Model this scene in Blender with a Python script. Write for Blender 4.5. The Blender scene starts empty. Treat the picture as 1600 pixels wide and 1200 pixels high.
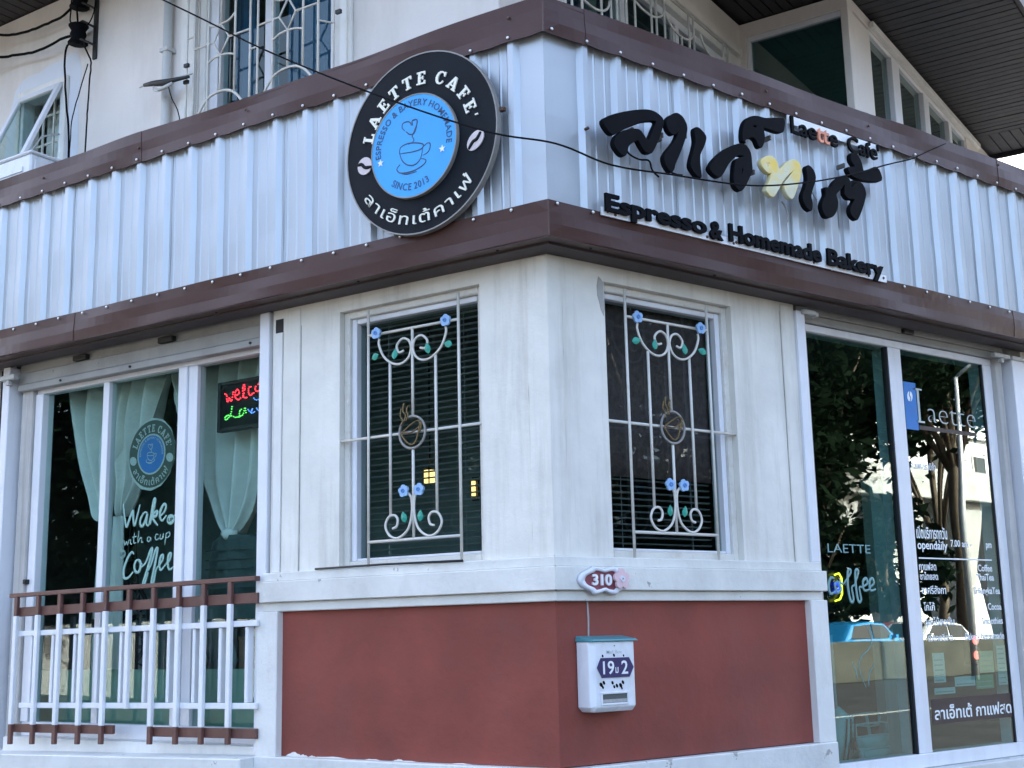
import bpy, bmesh, math, random
from mathutils import Vector, Matrix
random.seed(7)
R_ = math.radians
sc = bpy.context.scene
C = sc.collection

# ------------------------------------------------------------------ camera, sky, sun, exposure
cam = bpy.data.cameras.new('camera'); cam_o = bpy.data.objects.new('camera', cam); C.objects.link(cam_o)
cam.sensor_width = 36.0; cam.lens = 2009.775 / 1600 * 36.0
cam.clip_start = 0.05; cam.clip_end = 2000
_f = Vector((0.60211522, 0.77522437, 0.191009)); _r = Vector((0.79216264, -0.60992409, -0.02170142)); _d = Vector((0.09967752, 0.16437695, -0.98134836))
mw = Matrix.Identity(4)
for i in range(3):
    mw[i][0] = _r[i]; mw[i][1] = -_d[i]; mw[i][2] = -_f[i]
mw.translation = Vector((-3.8396362, -4.6512047, 1.24710812))
cam_o.matrix_world = mw
sc.camera = cam_o

SUN_EL, SUN_AZ = 34, 64          # the sun stands behind the building: azimuth measured from +X towards +Y
w = bpy.data.worlds.new('World'); sc.world = w; w.use_nodes = True
nt = w.node_tree; nt.nodes.clear()
sky = nt.nodes.new('ShaderNodeTexSky'); sky.sky_type = 'NISHITA'; sky.sun_disc = False
sky.sun_elevation = R_(SUN_EL); sky.sun_rotation = R_(90 - SUN_AZ)
sky.air_density = 0.8; sky.dust_density = 6.0; sky.ozone_density = 0.65; sky.altitude = 10
bg = nt.nodes.new('ShaderNodeBackground'); bg.inputs[1].default_value = 0.15
wo = nt.nodes.new('ShaderNodeOutputWorld')
nt.links.new(sky.outputs[0], bg.inputs[0]); nt.links.new(bg.outputs[0], wo.inputs[0])
sun = bpy.data.lights.new('sun', 'SUN'); sun.energy = 5.0; sun.angle = R_(0.5); sun.color = (1, 0.97, 0.92)
sun_o = bpy.data.objects.new('sun', sun); C.objects.link(sun_o)
_sd = Vector((math.cos(R_(SUN_EL)) * math.cos(R_(SUN_AZ)), math.cos(R_(SUN_EL)) * math.sin(R_(SUN_AZ)), math.sin(R_(SUN_EL))))
sun_o.rotation_euler = _sd.to_track_quat('Z', 'Y').to_euler(); sun_o.location = (0, 0, 30)
sc.view_settings.view_transform = 'Standard'; sc.view_settings.look = 'None'
sc.view_settings.gamma = 1; sc.view_settings.use_curve_mapping = False
sc.view_settings.exposure = 2.95
sc.cycles.max_bounces = 10; sc.cycles.transparent_max_bounces = 24; sc.cycles.glossy_bounces = 4
sc.cycles.use_denoising = True
sc.cycles.caustics_reflective = False; sc.cycles.caustics_refractive = False

# ------------------------------------------------------------------ frames
# R: the right facade (s to the right of the corner, n out of the wall), L: the left facade (s to the left), W: plain world axes
TH = R_(-18.46621)
ANG = {'R': 0.0, 'W': 0.0, 'L': math.atan2(-math.cos(TH), -math.sin(TH))}
KM = -(1 + math.sin(TH)) / math.cos(TH)          # s of the mitred corner per unit of offset n
def mp(side, p):
    s, n, z = p
    if side == 'R': return Vector((s, -n, z))
    if side == 'L': return Vector((-s, -n, z))
    return Vector((s, n, z))
def world(side, p):
    return Matrix.Rotation(ANG[side], 4, 'Z') @ mp(side, p)

# ------------------------------------------------------------------ materials
MAT = {}
def newmat(name):
    m = bpy.data.materials.new(name); m.use_nodes = True
    nt = m.node_tree; nt.nodes.clear(); MAT[name] = m
    out = nt.nodes.new('ShaderNodeOutputMaterial')
    return m, nt, out
def N(nt, t, **k):
    n = nt.nodes.new(t)
    for a, v in k.items(): setattr(n, a, v)
    return n
def noise(nt, scale, detail=4, rough=0.6, stretch=None, src='Object'):
    tc = N(nt, 'ShaderNodeTexCoord'); no = N(nt, 'ShaderNodeTexNoise')
    no.inputs['Scale'].default_value = scale; no.inputs['Detail'].default_value = detail; no.inputs['Roughness'].default_value = rough
    if stretch:
        mpn = N(nt, 'ShaderNodeMapping'); mpn.inputs['Scale'].default_value = stretch
        nt.links.new(tc.outputs[src], mpn.inputs[0]); nt.links.new(mpn.outputs[0], no.inputs[0])
    else: nt.links.new(tc.outputs[src], no.inputs[0])
    return no.outputs[0]
def ramp(nt, fac, stops):
    r = N(nt, 'ShaderNodeValToRGB'); e = r.color_ramp.elements
    while len(e) < len(stops): e.new(0.5)
    for q, (p, c) in zip(e, stops):
        q.position = p; q.color = (c, c, c, 1) if not isinstance(c, tuple) else (*c, 1)
    nt.links.new(fac, r.inputs[0]); return r.outputs[0]
def mix(nt, fac, a, b, mode='MIX'):
    m = N(nt, 'ShaderNodeMix', data_type='RGBA', blend_type=mode)
    for sck, v in ((m.inputs[0], fac), (m.inputs[6], a), (m.inputs[7], b)):
        if isinstance(v, (int, float)): sck.default_value = v
        elif isinstance(v, tuple): sck.default_value = (*v, 1)
        else: nt.links.new(v, sck)
    return m.outputs[2]
def mat(name, col, rough=0.6, var=0.12, vscale=3.0, stain=None, stain_amt=0.0, stain_scale=2.5, stain_stretch=(1, 1, .18), bump=0.0, bscale=40, metal=0.0, spec=0.5, coat=0.0, chips=None, chip_scale=9, chip_lvl=.70):
    """painted or plain surface: broad tonal drift, run-down streaks, chips and a fine relief"""
    m, nt, out = newmat(name)
    p = N(nt, 'ShaderNodeBsdfPrincipled')
    c = mix(nt, ramp(nt, noise(nt, vscale), [(.3, 0.0), (.7, 1.0)]), tuple(x * (1 - var) for x in col), tuple(min(1, x * (1 + var)) for x in col))
    if stain:
        f1 = ramp(nt, noise(nt, stain_scale, 6, .7, stain_stretch), [(.48, 0.0), (.78, 1.0)])
        mm = N(nt, 'ShaderNodeMath', operation='MULTIPLY'); nt.links.new(f1, mm.inputs[0]); mm.inputs[1].default_value = stain_amt
        c = mix(nt, mm.outputs[0], c, stain)
    if chips:
        c = mix(nt, ramp(nt, noise(nt, chip_scale, 5, .62), [(chip_lvl, 0.0), (chip_lvl + .012, 1.0)]), c, chips)
    nt.links.new(c, p.inputs['Base Color'])
    rr = N(nt, 'ShaderNodeMapRange'); nt.links.new(noise(nt, vscale * 4), rr.inputs[0])
    rr.inputs[3].default_value = max(.03, rough - .1); rr.inputs[4].default_value = min(1, rough + .1)
    nt.links.new(rr.outputs[0], p.inputs['Roughness'])
    p.inputs['Metallic'].default_value = metal; p.inputs['Specular IOR Level'].default_value = spec; p.inputs['Coat Weight'].default_value = coat
    if bump:
        b = N(nt, 'ShaderNodeBump'); b.inputs['Strength'].default_value = bump; b.inputs['Distance'].default_value = .01
        nt.links.new(noise(nt, bscale, 5), b.inputs['Height']); nt.links.new(b.outputs[0], p.inputs['Normal'])
    nt.links.new(p.outputs[0], out.inputs[0]); return m
def emit(name, col, st):
    m, nt, out = newmat(name); e = N(nt, 'ShaderNodeEmission'); e.inputs[0].default_value = (*col, 1); e.inputs[1].default_value = st
    nt.links.new(e.outputs[0], out.inputs[0]); return m
def glass(name, tint, base=.06, graz=.75, rough=0.0):
    """tinted sheet glass: clear transmission with a colour, mirror share rising towards grazing view"""
    m, nt, out = newmat(name)
    tr = N(nt, 'ShaderNodeBsdfTransparent'); gl = N(nt, 'ShaderNodeBsdfGlossy'); gl.inputs['Roughness'].default_value = rough; gl.inputs['Color'].default_value = (.86, .98, .96, 1)
    geo = N(nt, 'ShaderNodeNewGeometry'); lw = N(nt, 'ShaderNodeLayerWeight'); lw.inputs[0].default_value = .5
    nt.links.new(mix(nt, geo.outputs['Backfacing'], tint, (1, 1, 1)), tr.inputs[0])
    pw = N(nt, 'ShaderNodeMath', operation='POWER'); nt.links.new(lw.outputs['Facing'], pw.inputs[0]); pw.inputs[1].default_value = 4
    ma = N(nt, 'ShaderNodeMath', operation='MULTIPLY_ADD'); nt.links.new(pw.outputs[0], ma.inputs[0]); ma.inputs[1].default_value = graz; ma.inputs[2].default_value = base
    iv = N(nt, 'ShaderNodeMath', operation='SUBTRACT'); iv.inputs[0].default_value = 1; nt.links.new(geo.outputs['Backfacing'], iv.inputs[1])
    mu = N(nt, 'ShaderNodeMath', operation='MULTIPLY'); nt.links.new(ma.outputs[0], mu.inputs[0]); nt.links.new(iv.outputs[0], mu.inputs[1])
    b = N(nt, 'ShaderNodeBump'); b.inputs['Strength'].default_value = .05; b.inputs['Distance'].default_value = .02
    nt.links.new(noise(nt, 1.3, 1), b.inputs['Height']); nt.links.new(b.outputs[0], gl.inputs['Normal'])
    ms = N(nt, 'ShaderNodeMixShader'); nt.links.new(mu.outputs[0], ms.inputs[0]); nt.links.new(tr.outputs[0], ms.inputs[1]); nt.links.new(gl.outputs[0], ms.inputs[2])
    nt.links.new(ms.outputs[0], out.inputs[0]); return m

mat('wall_white', (.73, .705, .635), .78, .10, 2.6, (.37, .33, .28), .65, 3.4, (1.8, 1.8, .15), .5, 11, chips=(.47, .45, .41), chip_scale=7, chip_lvl=.745)
mat('wall_upper', (.73, .685, .64), .8, .07, .9, (.42, .38, .34), .45, 1.2, (1.2, 1.2, .3), .25, 25)
mat('patch_white', (.66, .69, .74), .7, .06, 2.0)
mat('trim_white', (.74, .73, .69), .6, .06, 3.0, (.45, .42, .37), .45, 5, (1, 1, .3), .25, 35, chips=(.33, .32, .30), chip_lvl=.72)
mat('sill_white', (.69, .68, .63), .6, .08, 4.0, (.42, .40, .36), .4, 4, (1, 1, .6), .3, 40, chips=(.38, .36, .33), chip_lvl=.68)
mat('base_white', (.66, .66, .63), .6, .08, 3.0, (.40, .39, .36), .45, 4, (1, 1, .6), .3, 40, chips=(.36, .35, .32), chip_lvl=.66)
mat('red_paint', (.222, .049, .033), .78, .22, 2.2, (.17, .075, .062), .5, 1.4, (1, 1, .5), .35, 16, chips=(.62, .58, .55), chip_scale=16, chip_lvl=.775)
mat('joint_grey', (.30, .275, .235), .9, .3, 20)
mat('cement', (.40, .39, .37), .85, .15, 5, (.2, .19, .18), .5, 4, (1, 1, .5), .5, 30)
mat('brown_trim', (.060, .026, .020), .36, .10, 1.5, (.085, .05, .042), .3, 2.0, (1, 1, .3), .30, 3.0, spec=.28)
mat('brown_soffit', (.05, .035, .035), .6, .2, 2.5, (.09, .08, .075), .4, 2)
mat('sheet_white', (.45, .48, .505), .38, .02, 2.0, (.38, .42, .45), .3, 3, (2.5, 2.5, .08), .012, 6, spec=.6, metal=.4)
mat('alu_white', (.74, .75, .78), .38, .04, 5, (.48, .46, .43), .35, 4, (2, 2, .12), .05, 60)
mat('alu_grey', (.52, .52, .50), .5, .1, 4, (.26, .25, .23), .55, 4, (2, 2, .2), .1, 50)
mat('wood_grey', (.50, .48, .45), .75, .12, 4, (.17, .15, .13), .6, 5, (3, 3, .12), .3, 40)
mat('shutter_grey', (.33, .33, .315), .55, .12, 3, (.20, .19, .18), .55, 4, (1, 1, .5), .1, 30, chips=(.22, .21, .2), chip_lvl=.70)
mat('grille_cream', (.66, .64, .58), .5, .10, 6, (.34, .24, .15), .5, 12, (1, 1, 1), .2, 60, chips=(.22, .11, .06), chip_scale=30, chip_lvl=.76)
mat('bronze', (.16, .11, .045), .45, .25, 9, (.06, .05, .03), .4, 12, (1, 1, 1), .1, 60, metal=.5)
mat('flower_blue', (.28, .46, .70), .45, .15, 12)
mat('flower_core', (.10, .24, .52), .5, .1, 12)
mat('leaf_teal', (.02, .30, .22), .45, .2, 14)
mat('rail_brown', (.125, .052, .040), .5, .15, 6, (.07, .04, .035), .5, 7, (2, 2, .3), .2, 50)
mat('rail_white', (.76, .77, .79), .45, .05, 6, (.5, .48, .45), .35, 6, (2, 2, .2), .1, 60)
mat('rubber', (.012, .012, .014), .6)
mat('sign_black', (.006, .009, .013), .6, .3, 3, (.016, .018, .020), .4, 3, (1, 1, .4), .05, 20, spec=.12)
mat('sign_blue', (.030, .34, .76), .45, .06, 3, (.05, .28, .60), .3, 4, (1, 1, .4))
mat('sign_edge', (.26, .25, .23), .6, .2, 6, (.2, .18, .16), .5, 6)
mat('sign_cream', (.78, .77, .66), .5, .06, 8)
mat('sign_ink', (.02, .06, .13), .5)
mat('bean_pink', (.62, .54, .54), .55, .08, 8)
mat('letter_black', (.003, .004, .006), .7, .4, 4, (.009, .009, .010), .3, 5, spec=.08)
mat('letter_grime', (.10, .09, .08), .8, .3, 10)
m, nt, out = newmat('letter_yellow')
p = N(nt, 'ShaderNodeBsdfPrincipled'); p.inputs['Roughness'].default_value = .5
c = mix(nt, ramp(nt, noise(nt, 9, 3), [(.42, 0.0), (.68, 1.0)]), (.66, .64, .44), (.80, .58, .10))
c = mix(nt, ramp(nt, noise(nt, 12, 4, .6, (1, 1, 1.4)), [(.66, 0.0), (.76, 1.0)]), c, (.55, .22, .02))
nt.links.new(c, p.inputs['Base Color']); nt.links.new(p.outputs[0], out.inputs[0])
mat('letter_orange', (.72, .27, .16), .5, .35, 16)
mat('strip_white', (.80, .82, .84), .4, .03, 5, (.5, .45, .38), .3, 8, (1, 1, 1))
mat('screw_zinc', (.72, .72, .70), .35, .1, 20, metal=.5)
mat('screw_rust', (.10, .055, .035), .8, .3, 30)
mat('cable_black', (.006, .006, .007), .8, spec=.1)
mat('cable_grey', (.35, .35, .35), .7)
mat('mailbox_white', (.72, .74, .77), .38, .07, 6, (.42, .41, .39), .5, 9, (1, 1, .5), .06, 40, chips=(.36, .34, .32), chip_scale=22, chip_lvl=.745)
mat('mailbox_lid', (.07, .24, .27), .4, .08, 6)
mat('plaque_blue', (.030, .025, .11), .35, .1, 6)
mat('plaque_red', (.22, .05, .065), .6, .35, 40)
mat('plaque_frame', (.70, .72, .77), .35, .05, 10, (.4, .4, .42), .3, 30, (1, 1, 1))
mat('flower_pink', (.70, .50, .52), .5, .08, 20)
mat('decal_white', (.80, .84, .84), .5, .02, 4)
mat('decal_teal', (.84, .90, .88), .5, .03, 4)
mat('decal_soft', (.17, .34, .34), .5, .05, 4)
mat('decal_green', (.035, .07, .06), .5, .1, 4)
mat('decal_blue', (.015, .17, .50), .5, .1, 6)
mat('decal_brown', (.045, .030, .030), .5, .1, 4)
mat('decal_pale', (.46, .52, .50), .5, .1, 8)
mat('paper_white', (.72, .74, .72), .7, .05, 6)
mat('paper_yellow', (.62, .58, .36), .7, .05, 6)
mat('paper_green', (.25, .45, .22), .7, .05, 6)
mat('slat_grey', (.44, .46, .45), .5, .08, 5)
mat('roller_brown', (.21, .125, .12), .8, .3, 30, (.08, .05, .05), .6, 60, (1, 1, .3))
mat('curtain_white', (.80, .80, .76), .8, .10, 5, bump=.9, bscale=5)
mat('curtain_blue', (.045, .13, .26), .8, .12, 3)
mat('denim_dark', (.055, .085, .085), .85, .25, 14, (.1, .13, .13), .4, 18)
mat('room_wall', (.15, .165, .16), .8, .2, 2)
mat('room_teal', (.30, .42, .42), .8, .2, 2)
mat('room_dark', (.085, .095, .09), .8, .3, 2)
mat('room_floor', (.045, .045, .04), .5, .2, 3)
mat('board_green', (.26, .40, .32), .55, .1, 2)
mat('timber', (.16, .085, .035), .6, .3, 8, (.06, .03, .015), .5, 3, (8, 1, 1))
mat('iron_dark', (.02, .02, .02), .5)
mat('led_panel', (.006, .008, .010), .3)
emit('led_red', (1, .03, .05), .9); emit('led_green', (.15, .9, .15), .35); emit('led_blue', (.12, .3, .95), .35); emit('led_yellow', (1, .8, .05), 2.2)
emit('neon_yellow', (1, .80, .05), .7); emit('neon_blue', (.02, .06, 1), .7)
emit('lamp_glow', (1, .62, .22), .55)
mat('plastic_teal', (.36, .66, .68), .4, .08, 5)
mat('soffit_board', (.012, .010, .013), .55, .15, 5, (.02, .018, .02), .5, 6, (1, 1, 1), .1, 40)
mat('roof_tile', (.12, .06, .05), .7, .2, 6)
mat('asphalt', (.050, .050, .050), .95, .15, 1, (.035, .035, .035), .5, .7, (1, 1, 1), .4, 60, spec=.04)
mat('paving', (.13, .125, .12), .9, .12, 2, (.09, .085, .08), .4, 2, (1, 1, 1), .3, 40, spec=.08)
mat('concrete', (.42, .42, .40), .85, .15, 1.5, (.2, .19, .17), .5, 1.5, (1, 1, .3), .3, 20)
mat('concrete_dark', (.072, .074, .062), .9, .25, 1.5, (.045, .045, .04), .6, 1.5, (1, 1, .3), .3, 20, spec=.1)
mat('paint_line', (.30, .30, .28), .7, .1, 3)
mat('house_white', (.78, .77, .74), .8, .06, 1, (.5, .48, .44), .3, 1, (1, 1, .3))
mat('bark', (.10, .075, .05), .9, .25, 4, bump=.6, bscale=12)
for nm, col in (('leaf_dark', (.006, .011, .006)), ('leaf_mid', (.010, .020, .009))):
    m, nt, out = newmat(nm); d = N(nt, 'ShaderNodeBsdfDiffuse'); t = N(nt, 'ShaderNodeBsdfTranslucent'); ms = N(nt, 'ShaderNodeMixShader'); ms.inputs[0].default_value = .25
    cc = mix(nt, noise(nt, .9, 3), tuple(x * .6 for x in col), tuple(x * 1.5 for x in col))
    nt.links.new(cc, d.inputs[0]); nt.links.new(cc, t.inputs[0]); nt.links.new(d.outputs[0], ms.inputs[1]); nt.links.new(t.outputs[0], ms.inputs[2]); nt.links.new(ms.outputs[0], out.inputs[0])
mat('car_blue', (.02, .22, .48), .25, .03, 2, coat=.8)
mat('car_white', (.78, .79, .80), .25, .03, 2, coat=.8)
mat('car_red', (.35, .015, .02), .25, .03, 2, coat=.8)
mat('tyre', (.015, .015, .015), .85)
mat('chrome', (.6, .6, .6), .25, metal=.9)
mat('car_glass', (.01, .012, .014), .08, coat=.5)
emit('light_red', (1, .12, .10), .8)
mat('steel_grey', (.42, .43, .44), .45, .1, 4, metal=.3)
glass('glass_teal', (.62, .77, .74), .05, .7)
glass('glass_door', (.36, .58, .56), .125, 1.0); glass('glass_bay', (.20, .36, .36), .13, .8)
glass('glass_dark', (.48, .58, .58), .045, .6)

# ------------------------------------------------------------------ mesh builder
SIDE = {}
class MB:
    """collects shapes given as (s, n, z) of one facade; link() turns them into ONE mesh object"""
    def __init__(self, side='W'):
        self.side = side; self.v = []; self.f = []; self.sm = []
    def raw(self, vs, fs, smooth=False):
        b = len(self.v); self.v += [tuple(p) for p in vs]; self.f += [[b + i for i in q] for q in fs]; self.sm += [smooth] * len(fs); return self
    def box(self, s0, s1, n0, n1, z0, z1):
        v = [(s, n, z) for z in (z0, z1) for n in (n0, n1) for s in (s0, s1)]
        return self.raw(v, [(0, 2, 3, 1), (4, 5, 7, 6), (0, 1, 5, 4), (2, 6, 7, 3), (0, 4, 6, 2), (1, 3, 7, 5)])
    def mbox(self, s1, n0, n1, z0, z1):
        """box whose inner end is mitred at the building corner"""
        v = [(KM * n0, n0, z0), (s1, n0, z0), (KM * n1, n1, z0), (s1, n1, z0), (KM * n0, n0, z1), (s1, n0, z1), (KM * n1, n1, z1), (s1, n1, z1)]
        return self.raw(v, [(0, 2, 3, 1), (4, 5, 7, 6), (0, 1, 5, 4), (2, 6, 7, 3), (0, 4, 6, 2), (1, 3, 7, 5)])
    def hexa(self, b4, t4):
        return self.raw(list(b4) + list(t4), [(0, 3, 2, 1), (4, 5, 6, 7), (0, 1, 5, 4), (1, 2, 6, 5), (2, 3, 7, 6), (3, 0, 4, 7)])
    def prism(self, poly, n0, n1):
        """outline in (s, z) between two depths"""
        k = len(poly)
        v = [(s, n0, z) for s, z in poly] + [(s, n1, z) for s, z in poly]
        return self.raw(v, [list(range(k)), list(range(2 * k - 1, k - 1, -1))] + [(i, i + k, (i + 1) % k + k, (i + 1) % k) for i in range(k)])
    def plan(self, poly, z0, z1):
        k = len(poly)
        v = [(s, n, z0) for s, n in poly] + [(s, n, z1) for s, n in poly]
        return self.raw(v, [list(range(k)), list(range(2 * k - 1, k - 1, -1))] + [(i, i + k, (i + 1) % k + k, (i + 1) % k) for i in range(k)])
    def tube(self, pts, r, seg=6, flat=None, closed=False):
        pts = [Vector(p) for p in pts]; k = len(pts); v = []
        rad = r if isinstance(r, (list, tuple)) else [r] * k
        ref = Vector((.13, .97, .2)).normalized() if flat is None else Vector((0, 1, 0))
        for i, p in enumerate(pts):
            a = pts[(i - 1) % k] if (i or closed) else p; b = pts[(i + 1) % k] if (i < k - 1 or closed) else p
            t = (b - a).normalized() if (b - a).length > 1e-9 else Vector((0, 0, 1))
            if abs(t.dot(ref)) > .97: u = t.cross(Vector((1, 0, 0))).normalized()
            else: u = t.cross(ref).normalized()
            q = u.cross(t).normalized()
            for j in range(seg):
                g = 2 * math.pi * (j + .5) / seg
                v.append(p + u * (math.cos(g) * rad[i]) + q * (math.sin(g) * rad[i] * (flat if flat else 1)))
        m = k if closed else k - 1
        f = [(i * seg + j, i * seg + (j + 1) % seg, ((i + 1) % k) * seg + (j + 1) % seg, ((i + 1) % k) * seg + j) for i in range(m) for j in range(seg)]
        if not closed: f += [list(range(seg - 1, -1, -1)), list(range((k - 1) * seg, k * seg))]
        return self.raw(v, f, seg > 4)
    def disc(self, s, z, r, n0, n1, seg=32, sx=1.0, rot=0.0):
        return self.prism([(s + math.cos(rot) * math.cos(a) * r * sx - math.sin(rot) * math.sin(a) * r, z + math.sin(rot) * math.cos(a) * r * sx + math.cos(rot) * math.sin(a) * r) for a in [2 * math.pi * i / seg for i in range(seg)]], n0, n1)
    def ring(self, s, z, r0, r1, n0, n1, seg=48):
        v = []
        for i in range(seg):
            a = 2 * math.pi * i / seg; c, d = math.cos(a), math.sin(a)
            v += [(s + c * r0, n0, z + d * r0), (s + c * r1, n0, z + d * r1), (s + c * r1, n1, z + d * r1), (s + c * r0, n1, z + d * r0)]
        return self.raw(v, [(4 * i + j, 4 * i + (j + 1) % 4, 4 * ((i + 1) % seg) + (j + 1) % 4, 4 * ((i + 1) % seg) + j) for i in range(seg) for j in range(4)])
    def sheet(self, rows, th=.004, smooth=True):
        """grid of points (rows of equal length) given a little thickness along n"""
        h, wd = len(rows), len(rows[0])
        a = [tuple(p) for r in rows for p in r]; b = [(p[0], p[1] - th, p[2]) for p in a]; o = h * wd
        f = []
        for i in range(h - 1):
            for j in range(wd - 1):
                q = (i * wd + j, i * wd + j + 1, (i + 1) * wd + j + 1, (i + 1) * wd + j)
                f.append(q); f.append(tuple(o + x for x in reversed(q)))
        edge = [j for j in range(wd)] + [i * wd + wd - 1 for i in range(1, h)] + [(h - 1) * wd + j for j in range(wd - 2, -1, -1)] + [i * wd for i in range(h - 2, 0, -1)]
        for i in range(len(edge)):
            p, q = edge[i], edge[(i + 1) % len(edge)]; f.append((p, o + p, o + q, q))
        return self.raw(a + b, f, smooth)
    def mesh(self, name, material, base=(0, 0, 0), bevel=0.0):
        bm = bmesh.new(); bo = mp(self.side, base)
        vs = [bm.verts.new(mp(self.side, p) - bo) for p in self.v]
        for q, s in zip(self.f, self.sm):
            try:
                fc = bm.faces.new([vs[i] for i in q]); fc.smooth = s
            except ValueError: pass
        bmesh.ops.recalc_face_normals(bm, faces=bm.faces)
        if bevel:
            ed = [e for e in bm.edges if len(e.link_faces) == 2 and e.calc_face_angle(0) > .7]
            bmesh.ops.bevel(bm, geom=ed, offset=bevel, segments=1, affect='EDGES', clamp_overlap=True)
        me = bpy.data.meshes.new(name); bm.to_mesh(me); bm.free()
        if material: me.materials.append(MAT[material])
        return me
BASE = {}
def register(o, side, base):
    SIDE[o.name] = side; BASE[o.name] = base
def props(o, label=None, cat=None, group=None, kind=None):
    if label: o['label'] = label
    if cat: o['category'] = cat
    if group: o['group'] = group
    if kind: o['kind'] = kind
    return o
def thing(name, label, cat, side='W', base=(0, 0, 0), group=None, kind=None):
    o = bpy.data.objects.new(name, None); C.objects.link(o); o.empty_display_size = .1
    o.location = world(side, base); o.rotation_euler = (0, 0, ANG[side]); register(o, side, base)
    return props(o, label, cat, group, kind)
def part(name, mb, material, parent, label=None, kind=None, bevel=0.0):
    """one mesh object under its thing (or under a part of it)"""
    base = BASE[parent.name]
    me = mb.mesh(name, material, base if SIDE[parent.name] == mb.side else (0, 0, 0), bevel)
    o = bpy.data.objects.new(name, me); C.objects.link(o); o.parent = parent
    if SIDE[parent.name] == mb.side: register(o, mb.side, base)
    else:
        o.rotation_euler = (0, 0, ANG[mb.side] - ANG[SIDE[parent.name]]); register(o, mb.side, (0, 0, 0))
    return props(o, label, None, None, kind)
def solo(name, mb, material, label=None, cat=None, base=(0, 0, 0), group=None, kind=None, bevel=0.0):
    o = bpy.data.objects.new(name, mb.mesh(name, material, base, bevel)); C.objects.link(o)
    o.location = world(mb.side, base); o.rotation_euler = (0, 0, ANG[mb.side]); register(o, mb.side, base)
    return props(o, label, cat, group, kind)
def inst(src_mesh, name, parent, p, rot=None, scale=None, label=None):
    """another object on shared mesh data, at facade point p of its parent"""
    o = bpy.data.objects.new(name, src_mesh); C.objects.link(o); o.parent = parent
    sd = SIDE[parent.name]; o.location = mp(sd, p) - mp(sd, BASE[parent.name])
    if rot: o.rotation_euler = rot
    if scale: o.scale = scale
    if label: o['label'] = label
    return o
def copy_tree(o, parent=None):
    c = o.copy(); C.objects.link(c)
    if parent: c.parent = parent
    for ch in o.children: copy_tree(ch, c)
    return c
def smooth(pts, n=5, closed=False):
    """Catmull-Rom through points"""
    P = [Vector(p) for p in pts]; k = len(P); out = []
    for i in range(k if closed else k - 1):
        a, b, c, d = (P[(i - 1) % k], P[i], P[(i + 1) % k], P[(i + 2) % k]) if closed else (P[max(i - 1, 0)], P[i], P[i + 1], P[min(i + 2, k - 1)])
        for j in range(n):
            t = j / n
            out.append(.5 * ((2 * b) + (c - a) * t + (2 * a - 5 * b + 4 * c - d) * t * t + (3 * b - a - 3 * c + d) * t ** 3))
    if not closed: out.append(P[-1])
    return [tuple(q) for q in out]

# ------------------------------------------------------------------ lettering
def flat_curve(polys, depth, bevel=0.0):
    """filled outlines (outer loops and holes) as a solid plate in local x, z; y is depth, front at y = -depth"""
    cu = bpy.data.curves.new('plate', 'CURVE'); cu.dimensions = '2D'; cu.fill_mode = 'BOTH'; cu.extrude = depth / 2; cu.bevel_depth = bevel; cu.bevel_resolution = 1
    for pl in polys:
        sp = cu.splines.new('POLY'); sp.points.add(len(pl) - 1); sp.use_cyclic_u = True
        for q, (x, y) in zip(sp.points, pl): q.co = (x, y, 0, 1)
    o = bpy.data.objects.new('plate', cu); me = bpy.data.meshes.new_from_object(o)
    bpy.data.objects.remove(o); bpy.data.curves.remove(cu)
    me.transform(Matrix.Rotation(R_(90), 4, 'X') @ Matrix.Translation((0, 0, depth / 2)))
    return me
def text_mesh(s, depth=.002, bold=0.0, size=1.0, shear=0.0):
    cu = bpy.data.curves.new('text', 'FONT'); cu.body = s; cu.size = size; cu.extrude = depth / 2; cu.offset = bold; cu.shear = shear; cu.resolution_u = 4
    o = bpy.data.objects.new('text', cu); me = bpy.data.meshes.new_from_object(o)
    bpy.data.objects.remove(o); bpy.data.curves.remove(cu)
    me.transform(Matrix.Translation((0, 0, depth / 2)))
    return me
def islands(me):
    """text mesh split into its characters: islands that overlap sideways belong together"""
    par = list(range(len(me.vertices)))
    def find(a):
        while par[a] != a: par[a] = par[par[a]]; a = par[a]
        return a
    for e in me.edges:
        a, b = find(e.vertices[0]), find(e.vertices[1])
        if a != b: par[a] = b
    gr = {}
    for v in me.vertices: gr.setdefault(find(v.index), []).append(v.index)
    it = sorted([[min(me.vertices[i].co.x for i in g), max(me.vertices[i].co.x for i in g), g] for g in gr.values()], key=lambda q: q[0])
    out = []
    for a, b, g in it:
        if out and a < out[-1][1] - .35 * min(b - a, out[-1][1] - out[-1][0]): out[-1][1] = max(out[-1][1], b); out[-1][2] = out[-1][2] + g
        else: out.append([a, b, g])
    res = []
    polys = [(tuple(p.vertices)) for p in me.polygons]
    for a, b, g in out:
        gs = set(g); idx = {v: i for i, v in enumerate(g)}
        res.append((a, b, [me.vertices[v].co.copy() for v in g], [[idx[v] for v in p] for p in polys if p[0] in gs]))
    return res
def bbox(me):
    xs = [v.co.x for v in me.vertices]; ys = [v.co.y for v in me.vertices]
    return min(xs), max(xs), min(ys), max(ys)
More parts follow.
